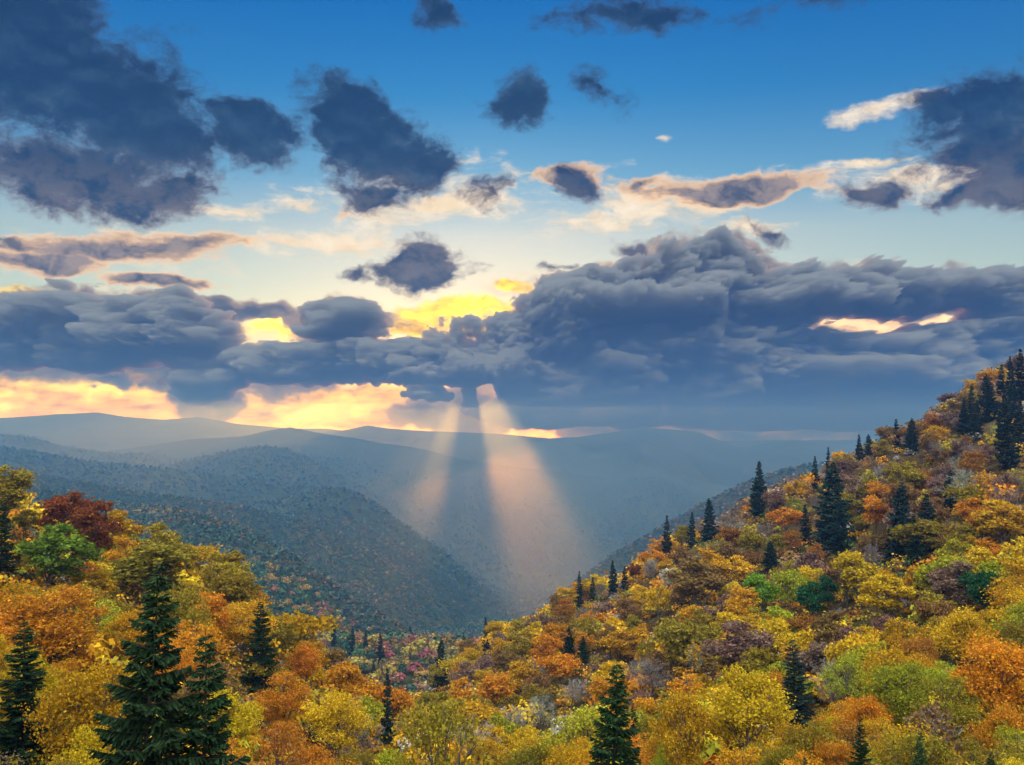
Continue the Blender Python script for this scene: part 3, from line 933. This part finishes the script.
# ------------------------------------------------------------------ the trees that stand out (place of the top in the view, height, distance, crown width)
SP = [
    ('spruce0', 138, 562, 17, 66, 7.8, 'tallest dark spruce at the foot of the left slope', 'the tallest dark spruce'),
    ('spruce1', 212, 630, 12.5, 60, 6.6, 'shorter dark spruce close beside the tallest spruce', 'the shorter paired spruce'),
    ('spruce2', 24, 622, 12, 56, 7.6, 'dark spruce with bright green tips below the orange crown', 'the green tipped spruce'),
    ('spruce1', 262, 600, 16, 158, 9.0, 'solitary dark spruce standing on the brow of the left slope', 'the brow spruce'),
    ('spruce2', 3, 500, 13, 120, 6.0, 'dark spruce cut off by the picture edge above the green maple', 'the edge spruce'),
    ('spruce1', 606, 660, 12, 104, 7.8, 'lone ragged spruce in front of the pale bare thicket', 'the lone ragged spruce'),
    ('spruce2', 634, 702, 7.5, 100, 3.8, 'small spruce at the foot of the lone ragged spruce', 'the small foot spruce'),
    ('far_spruce0', 569, 627, 10, 240, 5.0, 'taller of the twin spruces amid golden trees', 'the twin spruces'),
    ('far_spruce1', 583, 636, 8, 240, 4.6, 'shorter of the twin spruces amid golden trees', None),
    ('far_spruce2', 440, 623, 13, 400, 7.6, 'dark conifer standing alone at the toe of the hill', 'the toe conifer'),
    ('far_spruce1', 390, 658, 11, 330, 3.8, 'slim blue conifer above the olive thicket in the gully', 'the slim gully conifer'),
    ('far_spruce1', 381, 634, 19, 500, 8.5, 'broad blue conifer in the gully beyond the olive thicket', None),
    ('far_spruce0', 352, 626, 18, 510, 8, 'blue conifer in the gully between two smaller conifers', None),
    ('far_spruce1', 334, 624, 15, 530, 6.5, 'small blue conifer above orange trees in the gully', None),
    ('far_spruce2', 374, 662, 14, 420, 7, 'squat blue conifer behind the slim gully conifer', None),
    ('far_spruce1', 366, 630, 15, 540, 6, 'narrow pale blue conifer far down the gully', None),
    ('far_spruce1', 579, 571, 13, 400, 4.6, 'slender conifer at the low end of the skyline', 'the low skyline conifer'),
    ('far_spruce1', 592, 577, 11, 400, 4.2, 'shorter conifer beside the slender low skyline conifer', None),
    ('far_spruce0', 613, 560, 13, 400, 5.6, 'pointed conifer on the skyline beside the red shrub', 'the pointed skyline conifer'),
    ('far_spruce1', 625, 566, 10, 400, 4.4, 'small conifer leaning against the pointed skyline conifer', None),
    ('far_spruce1', 667, 515, 13, 405, 5.8, 'slim conifer breaking the skyline below the bushy one', 'the slim skyline conifer'),
    ('far_spruce2', 709, 498, 13, 405, 9.5, 'bushy dark conifer breaking the skyline', 'the bushy skyline conifer'),
    ('far_spruce1', 691, 512, 10, 405, 5.0, 'stubby conifer between the slim and bushy skyline conifers', None),
    ('far_spruce0', 758, 461, 21, 395, 10.5, 'tallest conifer on the skyline, broad and dark', 'the tallest skyline conifer'),
    ('far_spruce2', 830, 462, 27, 350, 17, 'massive dark conifer filling the upper hillside', 'the massive hillside conifer'),
    ('far_spruce1', 828, 447, 13, 420, 4.2, 'thin conifer on the skyline above the massive conifer', None),
    ('far_spruce1', 815, 456, 11, 420, 5.0, 'low conifer on the skyline at the massive conifer shoulder', None),
    ('far_spruce0', 859, 434, 13, 425, 5.6, 'first of the paired skyline conifers, narrow and dark', None),
    ('far_spruce2', 869, 434, 13, 425, 7.6, 'wider of the paired conifers on the skyline', 'the paired skyline conifers'),
    ('far_spruce1', 897, 419, 14, 430, 6.0, 'dark skyline conifer beside the flat topped one', None),
    ('far_spruce2', 911, 418, 14, 430, 8.6, 'flat topped dark conifer on the skyline', 'the flat topped conifer'),
    ('far_spruce2', 899, 482, 21, 320, 11.5, 'deep green conifer in the middle of the upper hillside', 'the deep green conifer'),
    ('far_spruce0', 925, 494, 15, 310, 9.5, 'stout dark conifer above the round yellow tree', 'the stout dark conifer'),
    ('far_spruce0', 1005, 393, 23, 360, 9.5, 'tall dark conifer rising in front of the yellow shoulder', 'the shoulder conifer'),
    ('far_spruce1', 1021, 349, 21, 430, 8, 'highest conifer of the hill, cut off by the picture edge', 'the highest conifer'),
    ('far_spruce1', 1000, 364, 18, 430, 6.5, 'gaunt conifer next to the highest conifer', None),
    ('far_spruce2', 985, 374, 18, 430, 8.5, 'broad gaunt conifer on the steep skyline', None),
    ('far_spruce1', 970, 386, 18, 430, 5.8, 'lowest gaunt conifer of the steep skyline', 'the lowest gaunt conifer'),
    ('far_spruce0', 1012, 372, 17, 425, 6.5, 'dark conifer packed between the highest and gaunt ones', None),
    ('far_spruce2', 771, 541, 9, 320, 8, 'low rounded dark evergreen on the slope below the tallest skyline conifer', 'the rounded evergreen'),
    ('spruce2', 796, 640, 14, 150, 8.0, 'grey green thin needled spruce behind the bright yellow tree', 'the grey green spruce'),
    ('spruce2', 857, 706, 6.0, 48, 3.2, 'young spruce poking through olive thicket', 'the young thicket spruce'),
    ('spruce1', 916, 716, 5.6, 48, 3.0, 'young green spruce poking through orange thicket', 'the young green spruce'),
    ('spruce2', 800, 728, 4.6, 46, 2.6, 'dark young spruce beside the bright yellow tree', None),
    ('spruce1', 352, 731, 5.2, 48, 3.0, 'young green spruce sprouting from the yellow thicket', 'the young yellow thicket spruce'),
    ('spruce2', 397, 742, 4.2, 46, 2.2, 'tiny dark spruce in the yellow green brush', None),
    ('spruce1', 986, 735, 4.2, 45, 2.6, 'tiny green spruce below the orange corner tree', None),
    ('far_spruce1', 487, 605, 10, 470, 4.2, 'small dark conifer peeping over the toe of the hill', None),
    ('far_spruce0', 963, 398, 14, 425, 5.5, 'stunted dark conifer starting the steep skyline', None),
    ('far_spruce2', 992, 380, 15, 400, 7.0, 'dark shaggy conifer just below the steep skyline', None),
    ('far_spruce1', 978, 400, 14, 395, 5.5, 'slim dark conifer a little downhill of the gaunt ones', None),
    ('far_spruce0', 1018, 400, 16, 380, 7.5, 'dark conifer at the picture edge under the highest conifer', None),
    ('far_spruce1', 1009, 356, 17, 440, 5.0, 'thin black conifer squeezed beside the highest conifer', None),
    ('far_spruce2', 840, 500, 16, 335, 9.0, 'dark conifer huddled against the massive hillside conifer', None),
    ('far_spruce1', 806, 505, 13, 345, 6.0, 'thin conifer downhill of the massive hillside conifer', None),
    ('far_spruce1', 913, 515, 13, 300, 6.5, 'narrow dark conifer between the deep green and stout ones', None),
    ('far_spruce0', 948, 470, 13, 350, 6.5, 'isolated dark conifer among brown trees of the upper hillside', None),
]
for k, px, py, H, gs, wd, lab, ref in SP:
    if lab:
        near = k.startswith('spruce')
        hand('spruce_tree', k, px, py, H, gs, wd, 'blue spruce' if (not near and gs > 300) or 'grey green' in lab else ('moss' if 'young green' in lab or 'green tipped' in lab else 'spruce'), lab, ref)

BL = [
    ('near1', 742, 668, 11.5, 66, 9.0, 'yellow', 'bright yellow tree in front, its crown lit to the tip', 'the bright yellow tree'),
    ('near3', 690, 690, 10, 66, 7.5, 'gold', 'golden open tree beside the bright yellow tree', None),
    ('mid1', 764, 574, 12, 235, 9.5, 'fresh green', 'fresh green tree in the middle of the hill', 'the fresh green tree'),
    ('mid4', 789, 570, 12, 232, 8.0, 'lime', 'yellow green tree next to the fresh green tree', 'the yellow green tree'),
    ('mid3', 812, 582, 10, 230, 7.5, 'deep green', 'deep green tree beside the yellow green tree', 'the deep green tree'),
    ('mid0', 829, 575, 10, 240, 6.5, 'deep green', 'smaller deep green tree behind the deep green tree', None),
    ('mid1', 858, 552, 13, 250, 11, 'yellow', 'broad yellow tree above the dark hollow', 'the broad yellow tree'),
    ('mid0', 888, 574, 11, 225, 11, 'yellow', 'rounded yellow tree below the broad yellow tree', None),
    ('mid4', 921, 520, 11, 275, 13, 'olive', 'round mustard coloured tree below the stout dark conifer', 'the round mustard tree'),
    ('mid2', 657, 582, 12, 260, 8, 'yellow', 'slim yellow tree at the edge of the russet giant', 'the slim yellow tree'),
    ('mid3', 694, 560, 16, 250, 17, 'russet', 'huge russet brown tree in the middle of the hill', 'the russet giant'),
    ('mid0', 738, 556, 11, 300, 12, 'yellow', 'pale yellow tree beyond the fresh green tree', 'the pale yellow tree'),
    ('mid2', 786, 505, 11, 330, 12, 'orange', 'muted orange round tree below the tallest skyline conifer', None),
    ('mid4', 875, 496, 12, 310, 10, 'orange', 'glowing orange tree between dark conifers', 'the glowing orange tree'),
    ('mid0', 1000, 500, 12, 250, 13, 'gold', 'deep golden tree high at the picture edge', 'the golden edge tree'),
    ('mid4', 985, 572, 9, 190, 7, 'deep green', 'dark green rounded tree among golden trees', 'the dark green rounded tree'),
    ('near0', 1000, 640, 11, 95, 9, 'orange', 'bright orange tree at the lower picture edge', 'the orange corner tree'),
    ('near2', 968, 610, 10, 130, 8.5, 'yellow', 'dense yellow tree above the orange corner tree', None),
    ('open0', 846, 655, 10, 110, 7, 'lime', 'thin lime green tree with upright stems', 'the thin lime tree'),
    ('near0', 60, 590, 12, 105, 12, 'orange', 'large orange gold tree above the green tipped spruce', 'the orange gold tree'),
    ('mid3', 48, 526, 12, 165, 13, 'green', 'soft green tree high on the left slope', 'the green maple'),
    ('mid2', 62, 487, 11, 200, 15, 'red', 'rusty red tree on the skyline of the left slope', 'the rusty red tree'),
    ('mid3', 92, 502, 11, 205, 11, 'red', 'smaller rusty red tree trailing down the left skyline', None),
    ('mid5', 8, 468, 12, 195, 12, 'olive', 'olive gold tree topping the left skyline', 'the topmost olive tree'),
    ('mid1', 150, 545, 12, 215, 19, 'olive', 'broad dull olive tree on the left skyline', 'the broad olive tree'),
    ('near4', 285, 672, 11, 92, 7.5, 'orange', 'orange tree on the brow beside the tallest pair', 'the orange brow tree'),
    ('near2', 306, 646, 9, 125, 7, 'orange', 'rusty orange tree just right of the brow spruce', None),
    ('near1', 330, 690, 10, 85, 8.5, 'yellow', 'yellow tree leaning over the gully', 'the yellow gully tree'),
    ('near3', 245, 600, 12, 165, 12, 'gold', 'golden tree on the brow behind the shorter paired spruce', None),
    ('mid2', 636, 562, 7, 385, 7, 'red', 'small rusty red shrub on the skyline', 'the red shrub'),
    ('mid4', 560, 655, 9, 215, 11, 'orange', 'rounded orange tree below the twin spruces', 'the rounded orange tree'),
    ('mid0', 620, 630, 10, 225, 12, 'gold', 'spreading golden tree uphill of the twin spruces', 'the spreading golden tree'),
    ('bare1', 650, 655, 10, 175, 12, 'grey', 'dark grey leafless tree in the hollow', 'the dark leafless tree'),
    ('bare0', 540, 690, 9, 150, 9, 'pale grey', 'pale leafless tree behind the lone ragged spruce', 'the pale leafless tree'),
    ('bare2', 572, 676, 8, 165, 9, 'pale grey', 'pale lichen grey tree in the leafless thicket', None),
    ('half0', 700, 640, 9, 180, 10, 'pale grey', 'pale twiggy tree with a few olive leaves', None),
    ('near0', 560, 738, 6, 50, 7, 'orange', 'low burnt orange bush at the front', 'the burnt orange bush'),
    ('near2', 600, 742, 6, 50, 6, 'rust', 'low rust coloured bush at the front', None),
    ('open1', 440, 700, 11, 100, 8, 'olive', 'thin olive tree with many upright stems', 'the thin olive tree'),
    ('near4', 800, 742, 4.5, 47, 4.5, 'orange', 'vivid orange shrub beside the bright yellow tree', None),
]
for k, px, py, H, gs, wd, hue, lab, ref in BL:
    hand('bare_tree' if k[:4] in ('bare', 'half') else 'sapling' if k[:4] == 'open' else 'autumn_tree', k, px, py, H, gs, wd, hue, lab, ref)

# ------------------------------------------------------------------ the rest of the wood, scattered over the slopes
def pick(tbl):
    t = random.random() * sum(w for _, w in tbl)
    for n, w in tbl:
        t -= w
        if t <= 0:
            return n
    return tbl[-1][0]


def hue_for(px, py, y, c):
    """mixture of colours by where on the slopes; c is a slow noise that makes patches"""
    if px < 330 and y > 60:
        return pick([('gold', 3.2), ('olive', 3.2 + 2 * c), ('orange', 1.5), ('yellow', .9), ('rust', .6), ('russet', .8), ('lime', .3)])
    if px < 640 and py > 680:
        return pick([('olive', 3.4), ('yellow', 1.6), ('lime', .8), ('gold', 2.0), ('orange', .4), ('BARE', 1.3), ('HALF', 1.8)])
    if px < 700 and y > 170:
        return pick([('gold', 3.4), ('olive', 2.6), ('orange', 1.1), ('yellow', 1.0), ('russet', 1.0), ('rust', .5), ('dusky', .9), ('BARE', .9 + c)])
    if py < 560 and y > 240:
        return pick([('russet', 3.4), ('dusky', 2.6), ('olive', 2.0), ('rust', .5), ('orange', .4), ('gold', .8), ('BARE', 2.2 + 2 * c), ('HALF', 1.2)])
    if y < 130:
        return pick([('olive', 2.8), ('gold', 2.4), ('orange', 1.2), ('rust', .6), ('yellow', 1.4), ('lime', 1.0), ('HALF', .5)])
    return pick([('gold', 3.0), ('orange', .6), ('yellow', 2.0), ('olive', 2.4), ('lime', 1.1), ('green', .3), ('rust', .5), ('dusky', .8), ('russet', .7), ('BARE', .9), ('green', .15)])


taken = [(t['x'], t['y'], t['W'] * .36) for t in TREES if t['kind'] != 'spruce_tree' or t['y'] < 140]
cells = {}


def near_taken(x, y, rr):
    cx, cy = int(x // 12), int(y // 12)
    for i in range(cx - 2, cx + 3):
        for j in range(cy - 2, cy + 3):
            for a, b, c in cells.get((i, j), ()):
                if (a - x) ** 2 + (b - y) ** 2 < (rr + c) ** 2:
                    return True
    return False


def mark(x, y, rr):
    cells.setdefault((int(x // 12), int(y // 12)), []).append((x, y, rr))


for a in taken:
    mark(*a)
HANDS = [(512 + F * t['x'] / t['y'], t['y'], t['W'] / 2 / t['y'] * F, 440 - (t['z'] + t['H'] * (.16 if t['kind'] == 'spruce_tree' else .42)) / t['y'] * F) for t in TREES]


def hides(px, y, top, hw):
    for hx, hy, hhw, hb in HANDS:
        if y < hy and top < hb and abs(px - hx) < hhw * .75 + hw * .6:
            return True
    return False


cands = []
tries = 0
while tries < 30000:
    tries += 1
    y = math.exp(random.uniform(math.log(50), math.log(560)))
    px = random.uniform(-90, 1110)
    x = (px - 512) / F * y
    small = y < 130
    wd = random.uniform(5.0, 8.5) if small else random.uniform(7.5, 13.0)
    if random.random() < .18:
        wd *= .7
    wd *= .93
    rr = wd * .34
    if y < 62:
        wd *= .7; rr *= .7
    if near_taken(x, y, rr):
        continue
    if hides(px, y, 440 - (ground(x, y) + wd * 1.3 + .8) / y * F, wd / 2 / y * F):
        continue
    mark(x, y, rr)
    cands.append((x, y, wd))
cx = np.array([c[0] for c in cands]); cy = np.array([c[1] for c in cands]); cw = np.array([c[2] for c in cands])
cz = height(cx, cy)
pn = fbm(cx / 45, cy / 45, 2, 88)
for x, y, wd, z, c in zip(cx, cy, cw, cz, pn):
    H = wd * random.uniform(.95, 1.3) + (1.5 if y < 130 else .5)
    H = min(max(H, 4.5), 14.5)
    if y < 75:
        H = min(H, 4.5 + (y - 45) * .16)
    if y > 340:
        H = min(H, 11.5)

    s = (z + H) / y
    py = 440 - s * F
    px = 512 + F * x / y
    h = hue_for(px, py, y, max(float(c), 0))
    if h == 'BARE':
        kind, key, hue = 'bare_tree', f'bare{random.randrange(3)}', random.choice(['grey', 'grey', 'pale grey'])
    elif h == 'HALF':
        kind, key, hue = 'bare_tree', f'half{random.randrange(3)}', random.choice(['grey', 'pale grey'])
    else:
        kind, hue = 'autumn_tree', h
        if y < 95 and random.random() < .6:
            key = f'open{random.randrange(3)}'; kind = 'sapling'
        elif y < 150:
            key = f'near{random.randrange(5)}'
        else:
            key = f'mid{random.randrange(6)}'
    TREES.append(dict(kind=kind, key=key, x=float(x), y=float(y), z=float(z), H=H, W=wd, hue=hue, px=float(px), py=float(py), label=None, ref=None, hand=False, rot=random.uniform(0, 6.28)))

# how much of each tree the view shows: paint the crowns far to near on a coarse picture
bw, bh = 512, 383
buf = np.full((bh, bw), -1, int)
for i in sorted(range(len(TREES)), key=lambda i: -TREES[i]['y']):
    t = TREES[i]
    cxp = (512 + F * t['x'] / t['y']) / 2
    top = (440 - (t['z'] + t['H']) / t['y'] * F) / 2
    bot = (440 - (t['z'] + t['H'] * .2) / t['y'] * F) / 2
    hw = t['W'] / 2 / t['y'] * F / 2
    ys0, ys1 = max(int(top), 0), min(int(bot) + 1, bh)
    xs0, xs1 = max(int(cxp - hw), 0), min(int(cxp + hw) + 1, bw)
    if ys1 <= ys0 or xs1 <= xs0:
        continue
    Y_, X_ = np.mgrid[ys0:ys1, xs0:xs1]
    if t['kind'] == 'spruce_tree':
        mk = np.abs(X_ - cxp) < hw * (Y_ - top + 1) / max(bot - top, 1)
    else:
        mk = ((X_ - cxp) / max(hw, .5)) ** 2 + ((Y_ - (top + bot) / 2) / max((bot - top) / 2, .5)) ** 2 < 1
    buf[ys0:ys1, xs0:xs1][mk] = i
seen = np.bincount(buf[buf >= 0], minlength=len(TREES))
for t, s in zip(TREES, seen):
    t['seen'] = int(s)
chosen = [t for t in TREES if t['hand'] and t['seen'] >= 4]
rest = []
for kind, cap in (('autumn_tree', 300), ('sapling', 140), ('bare_tree', 140)):
    n0 = sum(t['kind'] == kind for t in chosen)
    fill = sorted([t for t in TREES if t['kind'] == kind and not t['hand']], key=lambda t: -t['seen'])
    ok = [t for t in fill if t['seen'] >= 6]
    chosen += ok[:cap - n0]
    rest += ok[cap - n0:] + [t for t in fill if t['seen'] < 6]
print('TREES', len(TREES), 'chosen', len(chosen), {k: sum(t['kind'] == k for t in chosen) for k in ('autumn_tree', 'sapling', 'bare_tree', 'spruce_tree')}, 'rest seen', sum(t['seen'] >= 6 for t in rest), len(rest))

# ------------------------------------------------------------------ what each tree is called
HUE_WORD = {'yellow': 'yellow', 'gold': 'golden', 'orange': 'orange', 'rust': 'rust coloured', 'red': 'rusty red', 'lime': 'yellow green', 'green': 'green', 'deep green': 'deep green',
            'olive': 'olive', 'russet': 'russet brown', 'dusky': 'dusky pink brown', 'grey': 'grey', 'pale grey': 'pale grey'}
REFS = [t for t in chosen if t['ref']]
ORD = ['', 'second ', 'third ', 'fourth ', 'fifth ', 'sixth ', 'seventh ', 'eighth ', 'ninth ', 'tenth ', 'eleventh ', 'twelfth ', 'thirteenth ', 'fourteenth ']


def mid_px(t):
    return 512 + F * t['x'] / t['y'], 440 - (t['z'] + t['H'] * .6) / t['y'] * F


for t in chosen:
    t['mx'], t['my'] = mid_px(t)
buckets = {}
for t in chosen:
    if t['label']:
        continue
    best = min(REFS, key=lambda r: math.hypot(r['mx'] - t['mx'], (r['my'] - t['my']) * 1.2))
    dx, dy = t['mx'] - best['mx'], t['my'] - best['my']
    if abs(dx) > abs(dy) * 1.1:
        rel = 'to the left of' if dx < 0 else 'to the right of'
    else:
        rel = 'above' if dy < 0 else 'below'
    sort = HUE_WORD[t['hue']]
    if t['kind'] == 'bare_tree':
        what = f'{sort} ' + ('leafless tree' if t['key'].startswith('bare') else 'nearly leafless tree')
    else:
        what = f'{sort} ' + ('open crowned sapling' if t['kind'] == 'sapling' else 'leafy tree')
    buckets.setdefault((what, rel, best['ref']), []).append((math.hypot(dx, dy), t))
for (what, rel, ref), items in buckets.items():
    items.sort(key=lambda a: a[0])
    for k, (_, t) in enumerate(items):
        o = 'nearest ' if k == 0 and len(items) > 1 else ORD[min(k, len(ORD) - 1)]
        t['label'] = f'{o}{what} {rel} {ref}'
GROUP = {'sapling': 'young trees in the front thicket', 'autumn_tree': 'autumn trees on the slopes', 'bare_tree': 'leafless trees on the slopes', 'spruce_tree': 'spruces and firs on the slopes'}
CAT = {'sapling': 'sapling', 'autumn_tree': 'tree', 'bare_tree': 'tree', 'spruce_tree': 'conifer'}


def jitter(c, a=.16):
    k = random.uniform(1 - a, 1 + a)
    return tuple(min(max(v * k * random.uniform(1 - a * .5, 1 + a * .5), .004), .8) for v in c)


for t in chosen:
    kt = KIT[t['key']]
    root = bpy.data.objects.new(t['kind'], None)
    COL.objects.link(root)
    root.empty_display_size = 0.5
    root.location = (t['x'], t['y'], t['z'])
    tl = .05 if t['kind'] == 'spruce_tree' else .10
    root.rotation_euler = (random.uniform(-tl, tl), random.uniform(-tl, tl), t['rot'])
    sz = t['H'] / kt['H']; sw = t['W'] / kt['W']
    el_ = 1.0 if t['kind'] == 'spruce_tree' else random.uniform(.86, 1.16)
    root.scale = (sw * el_, sw / el_, sz)
    root['label'] = t['label']; root['category'] = CAT[t['kind']]; root['group'] = GROUP[t['kind']]
    col_ = jitter(HUES[t['hue']])
    names = [('trunk', 'trunk'), ('crown', 'crown')] + ([('leaves', 'leaves')] if kt['leaves'] else [])
    for nm, k in names:
        o = bpy.data.objects.new(nm, kt[k])
        COL.objects.link(o)
        o.parent = root
        if nm == 'leaves':
            o.color = (*jitter(HUES[random.choice(['olive', 'gold', 'lime', 'russet'])]), 1)
        else:
            o.color = (*col_, 1)

# ------------------------------------------------------------------ foliage nobody could count, one object each
def clumps(cent, size, ncards, card, hues, seed, flat=.8, conifer=None):
    """leafy clumps: cent (n,3) foot points, size (n,) crown radius; returns verts, faces, colours"""
    r = np.random.default_rng(seed)
    n = len(cent)
    d = rand_dirs(n * ncards, r).reshape(n, ncards, 3)
    d[..., 2] = np.abs(d[..., 2])
    rad = size[:, None, None] * r.uniform(.55, 1.05, (n, ncards, 1))
    lob = 1 + .3 * np.sin(d[..., :1] * 4 + r.uniform(0, 6, (n, 1, 1))) * np.cos(d[..., 1:2] * 5 + r.uniform(0, 6, (n, 1, 1)))
    p = cent[:, None] + d * rad * lob * np.array([1, 1, flat]) + np.array([0, 0, 1.0]) * (size * .5)[:, None, None]
    if conifer is not None and conifer.any():
        k = conifer
        h = r.uniform(0, 1, (k.sum(), ncards, 1)) ** 1.3
        a = r.uniform(0, 6.283, (k.sum(), ncards, 1))
        rr = (1 - h) * size[k][:, None, None] * .62
        p[k] = cent[k][:, None] + np.concatenate([np.cos(a) * rr, np.sin(a) * rr, h * size[k][:, None, None] * 2.9], -1)
    p = p.reshape(-1, 3)
    m = len(p)
    nn = d.reshape(-1, 3) + rand_dirs(m, r) * .7
    nn /= np.linalg.norm(nn, axis=1, keepdims=True)
    t1 = np.cross(nn, rand_dirs(m, r)); t1 /= np.linalg.norm(t1, axis=1, keepdims=True); t2 = np.cross(nn, t1)
    s = (np.repeat(card, ncards) * r.uniform(.6, 1.3, m))[:, None]
    v, f = quads_from(p, t1 * s * .5, t2 * s * .4)
    c = np.repeat(hues, ncards, 0) * r.uniform(.6, 1.25, (m, 1))
    return v, f, c


# brush under and between the near trees
r = np.random.default_rng(77)
n = 9000
y = np.exp(r.uniform(math.log(42), math.log(540), n)); px = r.uniform(-60, 1090, n); x = (px - 512) / F * y
z = height(x, y)
pal = np.array([HUES[k] for k in ('olive', 'gold', 'rust', 'russet', 'dusky', 'orange', 'lime', 'moss', 'grey')])
hu = pal[r.choice(len(pal), n, p=[.22, .18, .12, .14, .08, .1, .06, .06, .04])] * r.uniform(.7, 1.15, (n, 1))
sz = r.uniform(.8, 2.3, n) * np.where(y > 150, 1.35, 1)
v, f, c = clumps(np.stack([x, y, z - .3], -1), sz, 60, np.where(y > 150, .50, np.where(y > 80, .24, .15)), hu, 78)
brush = bpy.data.objects.new('undergrowth', make_mesh('undergrowth', v, f, M_STUFF, c)); COL.objects.link(brush)
brush['kind'] = 'stuff'
# the trees that show least on the same slopes, as one wood
if rest:
    cen = np.array([(t['x'], t['y'], t['z'] + t['H'] * .25) for t in rest])
    v, f, c = clumps(cen, np.array([t['W'] * .48 for t in rest]), 300, np.full(len(rest), .75), np.array([HUES[t['hue']] for t in rest]), 79, .9)
    wood = bpy.data.objects.new('hillside_wood', make_mesh('hillside_wood', v, f, M_STUFF, c)); COL.objects.link(wood)
    wood['kind'] = 'stuff'
# forests of the valley, slope behind slope
r = np.random.default_rng(90)
vs, fs, cs, off = [], [], [], 0
pal = np.array([(.026, .060, .042), (.018, .050, .042), (.10, .085, .03), (.20, .11, .03), (.18, .055, .06), (.045, .085, .045), (.24, .15, .03), (.16, .08, .05)])
for (ya, yb, n, nc, cd) in ((470, 1150, 6400, 110, 1.3), (1150, 2400, 30000, 16, 2.6), (2400, 5600, 32000, 7, 5.0)):
    u = r.uniform(0, 1, n)
    y = np.sqrt(ya * ya + u * (yb * yb - ya * ya)); px = r.uniform(-30, 900, n); x = (px - 512) / F * y
    z = height(x, y)
    patch = vnoise(x / 120, y / 120, 31) * .6 + r.uniform(0, .4, n)
    if ya > 1000:
        patch = patch * .75
    keepp = r.uniform(size=n) > np.clip((y - 3600) / 2000, 0, 1)
    if ya > 2000:
        patch = patch * .7
    idx = np.where(patch < .40, r.choice([0, 1, 5], n), np.where(patch < .66, r.choice([0, 2, 5, 6, 7], n), r.choice([2, 3, 4, 6, 7], n)))
    con = (idx == 1) & (r.uniform(size=n) < (.8 if ya < 1000 else .12 if ya < 2000 else 0))
    if ya > 1000:
        idx = np.where(idx == 1, 0, idx)
    sz = np.where(con, r.uniform(3.2, 5.0, n), r.uniform(3.2, 5.8, n)) * (1 if ya < 1000 else .8 if ya < 2000 else 1.0)
    hu = pal[idx] * r.uniform(.8, 1.25, (n, 1))
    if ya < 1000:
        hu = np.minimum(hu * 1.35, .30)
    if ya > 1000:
        hu = hu * (.55 if ya < 2000 else .35) + np.array([.058, .100, .086]) * (.45 if ya < 2000 else .65)  # haze put into the leaf colour: farther bands muted towards blue green
    x, y, z, sz, con, hu = (a[keepp] for a in (x, y, z, sz, con, hu))
    n = len(x)
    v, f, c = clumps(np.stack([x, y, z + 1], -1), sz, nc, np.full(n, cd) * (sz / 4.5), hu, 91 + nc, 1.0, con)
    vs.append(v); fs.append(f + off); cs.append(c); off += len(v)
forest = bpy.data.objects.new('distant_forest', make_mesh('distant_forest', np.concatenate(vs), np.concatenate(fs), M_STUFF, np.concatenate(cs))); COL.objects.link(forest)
forest['kind'] = 'stuff'
